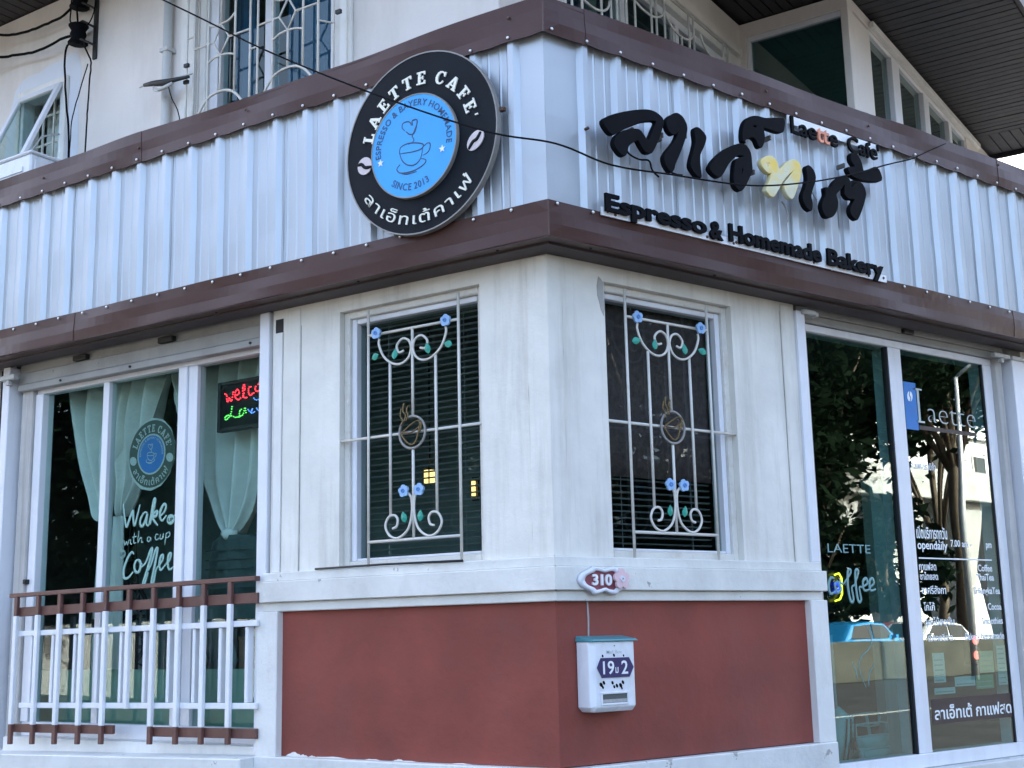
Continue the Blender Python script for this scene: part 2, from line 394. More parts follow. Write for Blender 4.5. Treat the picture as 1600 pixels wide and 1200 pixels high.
def place_text(s, side, parent, x0, x1, zb, n, material, depth=.0015, bold=.012, h=None, name='lettering', split=False, shear=0.0, zslope=0.0, label=None):
    """text read left to right between two s-positions, baseline zb; h = height of the tallest glyph (else proportional)"""
    me = text_mesh(s, .02, bold, 1.0, shear); bx0, bx1, by0, by1 = bbox(me)
    d = 1 if side == 'R' else -1
    kx = abs(x1 - x0) / (bx1 - bx0); kz = (h / by1) if h else kx
    isl = islands(me) if split else [(0, 0, [v.co.copy() for v in me.vertices], [list(p.vertices) for p in me.polygons])]
    bpy.data.meshes.remove(me); res = []
    for a, b, vs, fs in isl:
        mb = MB(side); mb.raw([(x0 + d * (v.x - bx0) * kx, n + v.z / .02 * depth, zb + v.y * kz + zslope * (v.x - bx0) * kx) for v in vs], fs)
        res.append(part(name, mb, material, parent, label, None if split or len(s) < 2 else 'stuff'))
    return res
def arc_text(s, side, parent, cs, cz, r, a_mid, width_deg, n, material, depth, bold, h, name, up=True, glyphs=None, each=True):
    """text along a circle; a_mid in degrees (90 = top as seen from the street)"""
    if glyphs: isl, tot, ymax = glyphs
    else:
        me = text_mesh(s, .02, bold); bx0, bx1, by0, by1 = bbox(me); isl = islands(me); tot = (bx0, bx1); ymax = .70; bpy.data.meshes.remove(me)
    d = 1 if side == 'R' else -1; k = h / ymax; W = tot[1] - tot[0]; allv = MB(side)
    for a, b, vs, fs in isl:
        mid = (a + b) / 2; u = (mid - tot[0]) / W - .5
        ang = R_(a_mid - u * width_deg) if up else R_(a_mid + u * width_deg)
        kx = R_(width_deg) * r / W
        pts = []
        for v in vs:
            lx = (v.x - mid) * kx; ly = v.y * k
            if up: X = math.cos(ang) * (r + ly) + math.sin(ang) * lx; Z = math.sin(ang) * (r + ly) - math.cos(ang) * lx
            else: X = math.cos(ang) * (r + h - ly) - math.sin(ang) * lx; Z = math.sin(ang) * (r + h - ly) + math.cos(ang) * lx
            pts.append((cs + d * X, n + v.z / .02 * depth, cz + Z))
        if each: mb = MB(side); mb.raw(pts, fs); part(name, mb, material, parent)
        else: allv.raw(pts, fs)
    if not each: part(name, allv, material, parent, kind='stuff')
def stroke(parent, side, paths, n, r, material, name='lettering', flat=.12, sm=5):
    """brush lettering: flattened strokes along smooth paths given as (s, z)"""
    mb = MB(side)
    for pt in paths:
        q = smooth([(s, n, z) for s, z in pt], sm); k = len(q)
        mb.tube(q, [r * (.55 + .45 * math.sin(math.pi * min(1, (i + .6) / k * 1.0))) for i in range(k)], 6, flat)
    return part(name, mb, material, parent, kind='stuff' if len(paths) > 1 else None)
SERIF = {  # slab-serif capitals, unit height
 'L': [[(0, 0), (.62, 0), (.62, .30), (.52, .30), (.48, .12), (.30, .12), (.30, .88), (.40, .88), (.40, 1), (0, 1), (0, .88), (.11, .88), (.11, .12), (0, .12)]],
 'E': [[(0, 0), (.66, 0), (.66, .28), (.56, .28), (.52, .12), (.30, .12), (.30, .45), (.42, .45), (.42, .36), (.50, .36), (.50, .66), (.42, .66), (.42, .56), (.30, .56), (.30, .88), (.50, .88), (.54, .74), (.64, .74), (.64, 1), (0, 1), (0, .88), (.11, .88), (.11, .12), (0, .12)]],
 'F': [[(0, 0), (.42, 0), (.42, .12), (.30, .12), (.30, .43), (.42, .43), (.42, .34), (.50, .34), (.50, .64), (.42, .64), (.42, .55), (.30, .55), (.30, .88), (.48, .88), (.53, .72), (.63, .72), (.63, 1), (0, 1), (0, .88), (.11, .88), (.11, .12), (0, .12)]],
 'T': [[(.17, 0), (.55, 0), (.55, .12), (.455, .12), (.455, .88), (.59, .88), (.62, .70), (.72, .70), (.72, 1), (0, 1), (0, .70), (.10, .70), (.13, .88), (.265, .88), (.265, .12), (.17, .12)]],
 'A': [[(0, 0), (.30, 0), (.30, .12), (.24, .12), (.275, .25), (.52, .25), (.555, .12), (.48, .12), (.48, 0), (.84, 0), (.84, .12), (.77, .12), (.51, 1), (.32, 1), (.07, .12), (0, .12)], [(.31, .37), (.40, .70), (.49, .37)]],
 'C': [[(.68, .30), (.62, .12), (.50, .02), (.36, -.01), (.20, .04), (.07, .20), (.01, .42), (.01, .60), (.08, .82), (.20, .96), (.36, 1.01), (.50, .98), (.58, .92), (.62, 1), (.70, 1), (.70, .64), (.62, .64), (.56, .80), (.46, .88), (.36, .88), (.26, .80), (.20, .62), (.20, .42), (.25, .24), (.36, .13), (.48, .14), (.56, .24), (.59, .34)]],
 "'": [[(0, .72), (.08, .72), (.10, .98), (0, .98)]]}
def serif_glyphs(word, gap=.10):
    x = 0; res = []
    for ch in word:
        if ch == ' ': x += .42; continue
        me = flat_curve(SERIF[ch], .02); w_ = max(q[0] for q in SERIF[ch][0])
        res.append((x, x + w_, [Vector((v.co.x + x, v.co.z, -v.co.y)) for v in me.vertices], [list(p.vertices) for p in me.polygons]))
        bpy.data.meshes.remove(me); x += w_ + gap
    return res, (0, x - gap), 1.0

def frame(mb, s0, s1, z0, z1, wd, n0, n1):
    mb.box(s0, s0 + wd, n0, n1, z0, z1); mb.box(s1 - wd, s1, n0, n1, z0, z1)
    mb.box(s0 + wd, s1 - wd, n0, n1, z1 - wd, z1); mb.box(s0 + wd, s1 - wd, n0, n1, z0, z0 + wd); return mb

# ------------------------------------------------------------------ the setting: ground
GZ = -0.10
solo('street', MB('W').box(-60, 120, -120, 60, GZ - .3, GZ), 'asphalt', kind='structure')
mb = MB('W')
mb.plan([(-1.0, -1.9), (60, -1.9), (60, -.06), (-.06, -.06)], GZ, GZ + .12)
solo('pavement', mb, 'paving', kind='structure', bevel=.01)
mb = MB('L'); mb.plan([(.2, 1.9), (40, 1.9), (40, .06), (.2, .06)], GZ + .001, GZ + .119)
solo('pavement', mb, 'paving', kind='structure', bevel=.01)

# ------------------------------------------------------------------ the corner building
B = thing('cafe_building', 'white two-storey corner building with red lower panels and a cafe on the ground floor', 'building', 'W')
for sd, p0, p1, rp, rc in (('L', 1.61, 1.735, 1.72, 1.87), ('R', 1.70, 1.80, 1.757, 1.895)):
    r0, r1 = (.40, 1.325) if sd == 'L' else (.37, 1.295)
    mb = MB(sd)
    mb.mbox(r0, -.14, 0, 1.395, 3.12); mb.box(r1, 1.82, -.14, 0, 1.395, 3.12)
    mb.box(r0, r1, -.14, 0, 2.98, 3.12); mb.box(r0, r1, -.14, 0, 1.395, 1.60)
    part('wall', mb, 'wall_white', B)
    part('pilaster', MB(sd).mbox(.115 if sd == 'L' else .088, 0, .008, 1.60, 3.06), 'wall_white', B, bevel=.003)
    part('pilaster', MB(sd).box(p0, p1, 0, .007, 1.60, 3.05), 'wall_white', B, bevel=.003)
    for q in ((.1155, 1.607, 1.7365) if sd == 'L' else (.0885, 1.6965, 1.8015)):
        z_ = 1.602; k_ = 0; pts = []
        while z_ < 3.04: pts.append((q + random.uniform(-.0012, .0012), z_)); z_ += random.uniform(.05, .12)
        part('joint', MB(sd).prism([(a + .0018 + random.uniform(-.001, .002), b) for a, b in pts] + [(a - .0018, b) for a, b in reversed(pts)], .0004, .0012), 'joint_grey', B)
    part('wall_panel', MB(sd).mbox(rp, -.14, 0, .65, 1.395), 'red_paint', B, 'dull red painted panel under the window sill')
    part('corner_strip', MB(sd).box(rp, rc, -.14, .045, .645, 1.394), 'trim_white', B, bevel=.004)
    mb = MB(sd)
    e = 1.85 if sd == 'L' else 1.88
    mb.mbox(e, 0, .030, 1.552, 1.600); mb.mbox(e + .012, 0, .056, 1.442, 1.5515); mb.mbox(e - .008, 0, .030, 1.393, 1.4415)
    part('sill_ledge', mb, 'sill_white', B, bevel=.004)
mb = MB('L'); mb.mbox(1.87, -.14, .055, GZ, .648)
part('plinth', mb, 'base_white', B, bevel=.006)
mb = MB('L'); mb.hexa([(1.87, -.3, GZ), (7, -.3, GZ), (7, .15, GZ), (1.87, .15, GZ)], [(1.87, -.3, .665), (7, -.3, .565), (7, .15, .545), (1.87, .15, .640)])
part('plinth', mb, 'base_white', B, bevel=.006)
mb = MB('R'); mb.mbox(1.895, -.14, .055, GZ, .645)
part('plinth', mb, 'base_white', B, bevel=.006)
mb = MB('R'); mb.box(1.895, 7, -.3, .02, GZ, .425)
part('door_step', mb, 'base_white', B, bevel=.006)
mb = MB('R'); mb.box(4.17, 7, -.14, -.005, .425, 3.12); part('wall', mb, 'wall_white', B)
mb = MB('L'); mb.box(4.36, 9, -.14, -.005, .50, 3.12); part('wall', mb, 'wall_white', B)
# flaking paint at the foot of the red panel, and the damp streak below the number plate
mb = MB('L')
for s0, wd, h in ((1.63, .055, .035), (1.56, .03, .016), (1.50, .028, .012), (1.38, .12, .010), (1.10, .05, .008), (.93, .035, .012), (.88, .07, .006), (.55, .06, .006)):
    pts = [(s0 - wd, .6485)] + [(s0 - wd + 2 * wd * i / 7 * .5 * 2, .6485 + .7 * h * (math.sin(math.pi * i / 7) * (.6 + .5 * random.random()) + .1)) for i in range(1, 7)] + [(s0 + wd, .6485)]
    mb.prism(pts, .0005, .004)
part('paint_flakes', mb, 'trim_white', B, kind='stuff')
mb = MB('R'); mb.prism([(.188, 1.39), (.196, 1.39), (.200, 1.32), (.196, 1.218), (.188, 1.218), (.190, 1.31)], .0005, .003)
part('plaster_streak', mb, 'cement', B)
mb = MB('R'); mb.prism([(.35, 2.99), (.365, 2.975), (.368, 2.84), (.362, 2.80), (.345, 2.83), (.335, 2.87), (.325, 2.90), (.322, 2.95), (.335, 3.0)], .0005, .003)
part('cement_patch', mb, 'cement', B)
mb = MB('L'); mb.tube([(1.46, .034, 1.606), (1.0, .036, 1.608), (.50, .036, 1.603)], .006, 5); part('gap_strip', mb, 'rubber', B)
# shop windows beside the corner
for sd, r0, r1 in (('L', .40, 1.325), ('R', .37, 1.295)):
    W = part('window', frame(MB(sd), r0, r1, 1.60, 2.98, .038, -.080, -.036), 'grille_cream', B, bevel=.004)
    part('window_frame', MB(sd).box(r0 + .039, r0 + .056, -.135, -.06, 1.639, 2.941).box(r1 - .072, r1 - .039, -.135, -.055, 1.639, 2.941).box(r0 + .057, r1 - .073, -.135, -.058, 2.912, 2.941).box(r0 + .057, r1 - .073, -.135, -.058, 1.639, 1.652), 'alu_white', W, bevel=.003)
    part('pane', MB(sd).box(r0 + .054, r1 - .070, -.096, -.090, 1.650, 2.914), 'glass_dark', W)
# left shop front: guide rails, half-rolled shutter, aluminium frames
part('guide_rail', MB('L').box(1.835, 1.908, -.10, .02, .66, 3.06), 'alu_white', B, bevel=.004)
part('guide_rail', MB('L').box(1.826, 1.8345, -.10, -.03, .66, 3.05), 'wood_grey', B)
part('rail_cover', MB('L').box(1.742, 1.800, -.002, .010, 1.601, 2.93), 'trim_white', B, bevel=.003)
part('hole_shade', MB('L').box(1.742, 1.80, -.002, .0015, 2.932, 3.01), 'rubber', B)  # black plate paints the dark inside of the channel opening
part('guide_rail', MB('L').box(4.20, 4.272, -.10, .02, .60, 3.06), 'alu_white', B, bevel=.004)
part('door_jamb', MB('L').box(4.055, 4.165, -.20, -.06, .62, 2.92), 'wood_grey', B, bevel=.004)
part('door_jamb', MB('L').box(4.300, 4.36, -.16, -.03, .56, 3.06), 'rubber', B)  # black strip standing in for the shade of the gap beside the rail
S = part('roller_shutter', MB('L').box(1.912, 4.196, -.10, -.055, 3.02, 3.11), 'shutter_grey', B, bevel=.004)
part('shutter_slat', MB('L').box(1.912, 4.18, -.09, -.035, 2.938, 3.018), 'shutter_grey', S, bevel=.005)
part('shutter_bar', MB('L').box(1.912, 4.17, -.085, -.022, 2.893, 2.936), 'shutter_grey', S, bevel=.004)
mb = MB('L')
for s in (2.02, 3.05, 3.72): mb.disc(s, 2.914, .008, -.022, -.014, 8)
part('shutter_bolts', mb, 'rubber', S)
for s in (3.55, 2.75): part('shutter_lock', MB('L').box(s - .07, s + .06, -.055, -.02, 3.025, 3.06), 'iron_dark', S, bevel=.004)
part('rail_bracket', MB('L').box(4.10, 4.26, .02, .06, 2.965, 2.995).box(4.17, 4.20, .02, .05, 2.93, 2.964), 'alu_grey', B, bevel=.003)
SH = part('shop_window', MB('L').box(1.91, 4.05, -.17, -.09, 2.868, 2.93).box(1.91, 4.05, -.17, -.09, .69, .775).box(3.975, 4.05, -.17, -.08, .775, 2.868), 'alu_white', B, bevel=.004)
part('mullion', MB('L').box(3.338, 3.394, -.165, -.10, .775, 2.868), 'alu_white', SH, bevel=.003)
part('mullion', MB('L').box(2.615, 2.685, -.17, -.085, .775, 2.868).box(2.537, 2.612, -.17, -.10, .775, 2.868), 'alu_white', SH, bevel=.003)
part('pane', MB('L').box(3.394, 3.975, -.133, -.127, .775, 2.868), 'glass_teal', SH)
part('pane', MB('L').box(2.685, 3.338, -.133, -.127, .775, 2.868), 'glass_teal', SH)
part('pane', MB('L').box(1.93, 2.537, -.133, -.127, .775, 2.868), 'glass_teal', SH)
part('door_sill', MB('L').box(1.91, 4.10, -.20, .0, .60, .69), 'trim_white', B, bevel=.004)
part('door_handle', MB('L').box(4.02, 4.045, -.08, -.045, 1.63, 1.66), 'rubber', SH, bevel=.003)
# right shop front
part('guide_rail', MB('R').box(1.822, 1.893, -.10, .02, 1.60, 3.03), 'alu_white', B, bevel=.004)
part('guide_rail', MB('R').box(1.896, 1.93, -.12, -.01, .43, 3.03), 'alu_grey', B)
part('guide_rail', MB('R').box(4.02, 4.165, -.10, .02, .43, 3.0), 'alu_white', B, bevel=.004)
part('door_jamb', MB('R').box(3.912, 3.985, -.20, -.04, .43, 3.0), 'wood_grey', B, bevel=.004)
S = part('roller_shutter', MB('R').box(1.90, 4.02, -.10, -.045, 3.045, 3.11), 'shutter_grey', B, bevel=.004)
part('shutter_slat', MB('R').box(1.90, 4.02, -.09, -.05, 2.995, 3.043), 'shutter_grey', S, bevel=.004)
part('shutter_lock', MB('R').box(2.9, 3.0, -.05, -.02, 3.04, 3.07), 'iron_dark', S, bevel=.004)
part('rail_bracket', MB('R').box(1.86, 1.96, .02, .05, 3.01, 3.035).box(1.965, 1.99, .0, .045, 3.005, 3.03), 'alu_grey', B, bevel=.003)
part('rail_bracket', MB('R').box(3.80, 3.98, .0, .035, 2.985, 3.012).box(3.88, 3.91, .0, .03, 2.955, 2.983).box(4.0, 4.3, .01, .04, 2.985, 3.01), 'alu_grey', B, bevel=.003)
SH = part('shop_window', MB('R').box(1.935, 3.91, -.19, -.07, 2.948, 2.992).box(1.935, 3.91, -.19, -.07, .428, .508).box(3.815, 3.91, -.19, -.073, .508, 2.948).box(1.935, 2.008, -.19, -.07, .508, 2.948), 'alu_white', B, bevel=.004)
part('mullion', MB('R').box(2.790, 2.916, -.10, -.076, .508, 2.948), 'alu_white', SH, bevel=.004)
part('mullion', MB('R').box(2.802, 2.905, -.21, -.1005, .508, 2.948), 'alu_white', SH, bevel=.003)
part('gasket', MB('R').box(2.776, 2.789, -.12, -.08, .508, 2.948).box(3.803, 3.8145, -.10, -.08, .508, 2.948), 'rubber', SH)
part('pane', MB('R').box(2.008, 2.79, -.103, -.097, .508, 2.948), 'glass_door', SH)
part('pane', MB('R').box(2.918, 3.815, -.093, -.087, .508, 2.948), 'glass_door', SH)
# rooms behind the glass, slabs between the floors
W0 = lambda side, s, n: tuple(world(side, (s, n, 0)))[:2]
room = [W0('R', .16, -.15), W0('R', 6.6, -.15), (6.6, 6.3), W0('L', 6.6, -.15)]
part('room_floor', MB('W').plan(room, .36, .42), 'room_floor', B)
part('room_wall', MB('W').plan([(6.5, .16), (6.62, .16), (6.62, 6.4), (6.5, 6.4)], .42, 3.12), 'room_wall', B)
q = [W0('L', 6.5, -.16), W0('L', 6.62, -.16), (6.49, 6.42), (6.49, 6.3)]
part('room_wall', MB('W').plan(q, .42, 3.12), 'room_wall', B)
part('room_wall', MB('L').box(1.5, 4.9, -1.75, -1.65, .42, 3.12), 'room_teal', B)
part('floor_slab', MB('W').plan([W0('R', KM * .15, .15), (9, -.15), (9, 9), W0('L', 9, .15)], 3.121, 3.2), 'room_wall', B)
# upper floor, square to the left facade
UA = -.6
mb = MB('L')
for s0, s1, z0, z1 in ((.65, 1.86, 3.2, 6.12), (1.86, 3.16, 3.2, 4.1), (1.86, 3.16, 6.02, 6.12), (3.16, 4.60, 3.2, 6.12), (4.60, 5.11, 3.2, 4.45), (4.60, 5.11, 5.40, 6.12), (5.11, 9.5, 3.2, 6.12)):
    mb.box(s0, s1, UA - .15, UA, z0, z1)
part('upper_wall', mb, 'wall_upper', B)
mb = MB('L')
for n0, n1, z0, z1 in ((-1.3, UA - .15, 3.2, 6.12), (-3.9, -1.3, 3.2, 4.2), (-3.9, -1.3, 5.80, 6.12), (-4.13, -3.9, 3.2, 6.12)): mb.box(.65, .80, n0, n1, z0, z1)
part('upper_wall', mb, 'wall_upper', B)
mb = MB('L'); mb.box(-.26, .79, -4.25, -4.13, 6.0, 6.12).box(.60, .79, -4.25, -4.131, 3.2, 6.0).box(-.26, -.20, -4.64, -4.13, 3.2, 6.0).box(-.26, -.14, -7.95, -4.25, 6.03, 6.12).box(-.26, -.14, -7.95, -7.56, 3.2, 6.03).box(-.26, -.14, -9.5, -7.951, 3.2, 6.12).box(-.20, .79, -4.249, -4.131, 3.2, 3.9)
part('bay_wall', mb, 'wall_upper', B, bevel=.004)
BW = part('bay_window', MB('L').box(-.255, .598, -4.20, -4.14, 5.955, 5.998).box(.565, .598, -4.20, -4.14, 3.9, 5.955), 'alu_white', B, bevel=.003)
part('pane', MB('L').box(-.20, .565, -4.174, -4.168, 3.9, 5.955), 'glass_bay', BW)
BW = part('bay_window', MB('L').box(-.25, -.19, -7.56, -4.64, 5.99, 6.028), 'alu_white', B, bevel=.003)
edges = [(-4.645, -4.62), (-5.40, -5.20), (-6.27, -6.11), (-7.02, -6.93), (-7.56, -7.53)]
for i, (a, b) in enumerate(edges):
    part('mullion', MB('L').box(-.262 if 0 < i < 4 else -.25, -.19, a, b, 3.2, 5.99), 'alu_white', BW, bevel=.003)
    if i < 4: part('pane', MB('L').box(-.218, -.212, edges[i + 1][1], a, 3.2, 5.99), 'glass_bay', BW)
part('bay_trim', MB('L').box(-.300, -.262, -8.0, -4.64, 6.03, 6.085), 'trim_white', B, bevel=.004)
part('room_wall', MB('L').box(-.2, 9.5, -9.5, -9.4, 3.2, 6.12).box(9.5, 9.6, -9.5, UA, 3.2, 6.12).box(.9, 9.4, -2.2, -2.1, 3.2, 6.12), 'room_teal', B)
part('ceiling', MB('L').box(.80, 9.4, -4.13, -.76, 6.1212, 6.1275), 'room_teal', B); part('ceiling', MB('L').box(-.14, 9.4, -9.4, -4.26, 6.1212, 6.1275), 'room_teal', B)
# big sliding window on the left upper wall
W = part('window', frame(MB('L'), 1.86, 3.16, 4.1, 6.02, .06, UA - .10, UA - .01), 'trim_white', B, bevel=.005)
part('window_frame', MB('L').box(3.02, 3.098, UA - .15, UA - .05, 4.1, 6.0).box(1.922, 1.99, UA - .15, UA - .05, 4.1, 6.0).box(2.525, 2.585, UA - .14, UA - .06, 4.1, 6.0), 'alu_white', W, bevel=.004)
part('pane', MB('L').box(2.585, 3.02, UA - .113, UA - .107, 4.1, 6.0), 'glass_teal', W)
part('pane', MB('L').box(1.99, 2.525, UA - .103, UA - .097, 4.1, 6.0), 'glass_teal', W)
part('window_trim', MB('L').box(3.17, 3.30, UA, UA + .035, 4.0, 6.1), 'trim_white', B, bevel=.004); part('window_trim', MB('L').box(1.75, 1.85, UA, UA + .025, 4.0, 6.1), 'trim_white', B, bevel=.004)
# window on the upper side wall
W = part('window', MB('L').box(.64, .78, -3.9, -3.84, 4.2, 5.80).box(.64, .78, -1.36, -1.30, 4.2, 5.80).box(.64, .78, -3.84, -1.36, 5.74, 5.80), 'trim_white', B, bevel=.004)
part('window_frame', MB('L').box(.69, .77, -3.84, -3.77, 4.2, 5.74).box(.69, .77, -1.43, -1.36, 4.2, 5.74).box(.69, .77, -3.77, -1.43, 5.68, 5.74).box(.69, .76, -2.27, -2.16, 4.2, 5.68).box(.685, .74, -3.06, -3.0, 4.2, 5.68), 'alu_white', W, bevel=.003)
part('pane', MB('L').box(.727, .733, -3.77, -1.43, 4.2, 5.68), 'glass_dark', W)
part('lintel', MB('L').box(.60, .649, -4.05, -1.25, 5.80, 5.87), 'wall_upper', B, bevel=.004)
part('curtain_panel', MB('L').sheet([[(.95 + .03 * math.sin(j * 1.7), -1.4 - .09 * j, z) for j in range(28)] for z in (4.2, 5.7)]), 'curtain_blue', B)
# eaves: boards, edge, roof
mb = MB('L'); zb, zt = 6.128, 6.142
def boards(v0, v1, a0, a1, along, pitch):
    k = int(round((abs(a1 - a0) if along == 'v' else abs(v1 - v0)) / pitch))
    for i in range(k):
        t = i * pitch; dz = random.uniform(-.002, .002)
        if along == 'v': mb.box(v0, v1, -(a0 + t + pitch - .012), -(a0 + t), zb + dz, zt)
        else: mb.box(v0 + t, v0 + t + pitch - .012, -a1, -a0, zb + dz, zt)
boards(-1.30, .64, .60, 3.30, 'v', .10); boards(-.25, .64, 3.31, 4.12, 'a', .085); boards(-1.30, -.26, 3.31, 7.90, 'v', .10); boards(-1.30, -.26, 7.91, 8.50, 'a', .10); boards(-.26, 9.4, 7.96, 8.50, 'a', .10)
boards(-1.30, 9.4, -.30, .59, 'a', .10)
part('soffit_boards', mb, 'soffit_board', B, kind='stuff')
mb = MB('L'); mb.box(-1.33, 9.5, -8.55, .35, 6.143, 6.20).box(-1.36, -1.33, -8.58, .38, 6.09, 6.30).box(-1.33, 9.5, .35, .38, 6.09, 6.30).box(-1.33, 9.5, -8.58, -8.55, 6.09, 6.30)
part('eaves', mb, 'soffit_board', B)
mb = MB('L'); mb.raw([(-1.4, .42, 6.3), (9.6, .42, 6.3), (9.6, -8.62, 6.3), (-1.4, -8.62, 6.3), (2.6, -4.1, 8.3), (6.0, -4.1, 8.3)], [(0, 4, 5, 1), (1, 5, 2), (2, 5, 4, 3), (3, 4, 0), (0, 1, 2, 3)])
part('roof', mb, 'roof_tile', B)

# ------------------------------------------------------------------ metal fascia round the corner
F = thing('metal_fascia', 'white corrugated metal fascia with brown trims wrapping the corner above the windows', 'fascia', 'W')
def rib_profile(s0, s1, centres, base):
    pts = [(s0, base)]
    for c in centres:
        if not (s0 + .03 < c < s1 - .03): continue
        pts += [(c - .038, base), (c - .016, base + .027), (c + .016, base + .027), (c + .038, base)]
        for q in (.078, .148):
            if c + q + .01 < s1: pts += [(c + q - .008, base), (c + q, base + .0035), (c + q + .008, base)]
    pts.append((s1, base)); return pts
SC = {'L': [.05 + .2265 * k for k in range(0, 27)], 'R': [-.105 + .2245 * k for k in range(0, 28)]}
for sd in ('L', 'R'):
    o0 = SC[sd][0] + (.02 if sd == 'L' else .06)
    cuts = [KM * .175] + [SC[sd][0] + (.2265 if sd == 'L' else .2245) * (4 * k + (3 if sd == 'L' else 4)) - .05 for k in range(0, 6)] + [6.1]
    for a, b in zip(cuts, cuts[1:]):
        pr = rib_profile(a, b, SC[sd], .175)
        mb = MB(sd)
        rows = [[(s, n + .002 * math.sin(7 * s + 9 * z), z) for s, n in pr] for z in (3.20, 3.45, 3.7, 3.95, 4.16)]
        mb.sheet(rows, .003, False)
        # lap edge of the sheet
        mb.box(b - .004, b, .1755, .1785, 3.21, 4.15)
        part('corrugated_sheet', mb, 'sheet_white', F)
def trim(sd, s0, s1, z0, z1, name, lift, jag=0.0):
    k = max(3, int((s1 - s0) / .075)); rows = []
    for r in range(4):
        z = z0 + (z1 - z0) * r / 3; row = []
        for i in range(k + 1):
            s = s0 + (s1 - s0) * i / k
            if i == 0 and s0 < 0: s = KM * .215
            wv = .0035 * math.sin(3.1 * s + 1.7 * r + (2 if sd == 'L' else 0)) + .002 * math.sin(8.3 * s + r)
            if i == 0 and s0 < 0: wv = 0
            zz = z + (.006 * math.sin(2.2 * s + 1) + .004 * math.sin(5.1 * s) if r == 3 and jag else 0)
            if r == 0 and jag: zz += jag * (abs(math.sin(math.pi * (s - SC[sd][0]) / .2265)) * -1 + .4)
            row.append((s, .213 + lift + wv, zz))
        rows.append(row)
    part(name, MB(sd).sheet(rows, .004, False), 'brown_trim', F)
for sd, cuts in (('L', [-.15, 2.735, 5.2, 6.15]), ('R', [-.15, .115, 2.36, 3.74, 6.15])):
    for i, (a, b) in enumerate(zip(cuts, cuts[1:])): trim(sd, a, b + (.02 if i < len(cuts) - 2 else 0), 4.103, 4.288, 'top_trim', .0025 * (i % 2), .009)
for sd, cuts in (('L', [-.15, 3.3, 6.15]), ('R', [-.15, 3.755, 6.15])):
    for i, (a, b) in enumerate(zip(cuts, cuts[1:])): trim(sd, a, b + (.02 if i < len(cuts) - 2 else 0), 3.076, 3.252, 'bottom_trim', .0025 * (i % 2))
    part('trim_lip', MB(sd).mbox(6.15, .14, .212, 3.070, 3.076), 'brown_trim', F)
    part('soffit', MB(sd).mbox(6.15, .009, .139, 3.060, 3.072), 'brown_soffit', F)
    part('trim_cap', MB(sd).mbox(6.15, -.30, .212, 4.270, 4.276), 'brown_trim', F)
    part('backing', MB(sd).mbox(6.15, .10, .16, 3.078, 4.26), 'room_dark', F)
def screw_mesh(mt):
    mb = MB('R')
    mb.tube([(0, 0, 0), (0, .003, 0), (0, .006, 0), (0, .0065, 0)], [.0085, .008, .005, .001], 8)
    return mb.mesh('screw', mt)
SCREW, RUSTY = screw_mesh('screw_zinc'), screw_mesh('screw_rust')
def screw(parent, sd, s, n, z, me=None):
    o = bpy.data.objects.new('screw', me or SCREW); C.objects.link(o); o.parent = parent
    o.location = world(sd, (s, n, z)) if SIDE[parent.name] == 'W' else mp(sd, (s, n, z)) - mp(sd, BASE[parent.name])
    o.rotation_euler = (0, 0, ANG[sd] - ANG[SIDE[parent.name]])
for sd in ('L', 'R'):
    for c in SC[sd][:19]:
        j = random.uniform(-.004, .004)
        screw(F, sd, c, .218, 4.120 + j); screw(F, sd, c + j, .218, 3.236 + j / 2)
for s, z in ((3.669, 4.204), (2.755, 4.191), (1.848, 4.206), (.044, 4.225)): screw(F, 'L', s, .219, z, RUSTY)
for s, z in ((1.445, 4.192), (2.361, 4.201), (3.751, 4.25)): screw(F, 'R', s, .219, z, RUSTY)
mb = MB('L')
for s in (.18, .98): mb.disc(s, 0, 0, 0, 0, 4) if False else None
for s in (.17, 1.05, 2.1): part('rivet', MB('L').tube([(s, .17, 3.0705), (s, .17, 3.064)], .007, 6), 'rubber', F)
for s in (.14, 1.0): part('rivet', MB('R').tube([(s, .17, 3.0705), (s, .17, 3.064)], .008, 6), 'rubber', F)

# ------------------------------------------------------------------ round sign on the left fascia
cs, cz = .57, 3.69
T = thing('round_sign', 'large round black sign with raised blue disc and coffee cup on the left fascia', 'sign', 'L', (cs, .23, cz))
mb = MB('L'); mb.disc(cs, cz, .474, .232, .262, 64); part('sign_board', mb, 'sign_black', T)
part('sign_rim', MB('L').ring(cs, cz, .472, .479, .230, .264, 72), 'sign_edge', T)
ic, iz = .592, 3.672
part('blue_disc', MB('L').disc(ic, iz, .268, .262, .284, 56), 'sign_blue', T)
part('disc_rim', MB('L').ring(ic, iz, .267, .273, .262, .286, 60), 'sign_edge', T)
arc_text('', 'L', T, cs, cz, .305, 88.5, 160, .262, 'sign_cream', .007, 0, .068, 'letter', True, serif_glyphs("LAETTE CAFE'", .26))
arc_text('ลาเอ็ทเต้คาเฟ่', 'L', T, cs, cz, .368, 267, 110, .262, 'sign_cream', .006, -.002, .058, 'letter', False)
arc_text('ESPRESSO & BAYERY HOMEMADE', 'L', T, ic, iz, .210, 88, 196, .2842, 'sign_ink', .0015, .006, .034, 'disc_lettering', True, each=False)
arc_text('SINCE 2013', 'L', T, ic, iz, .196, 264, 64, .2842, 'sign_ink', .0015, .006, .036, 'disc_lettering', False, each=False)
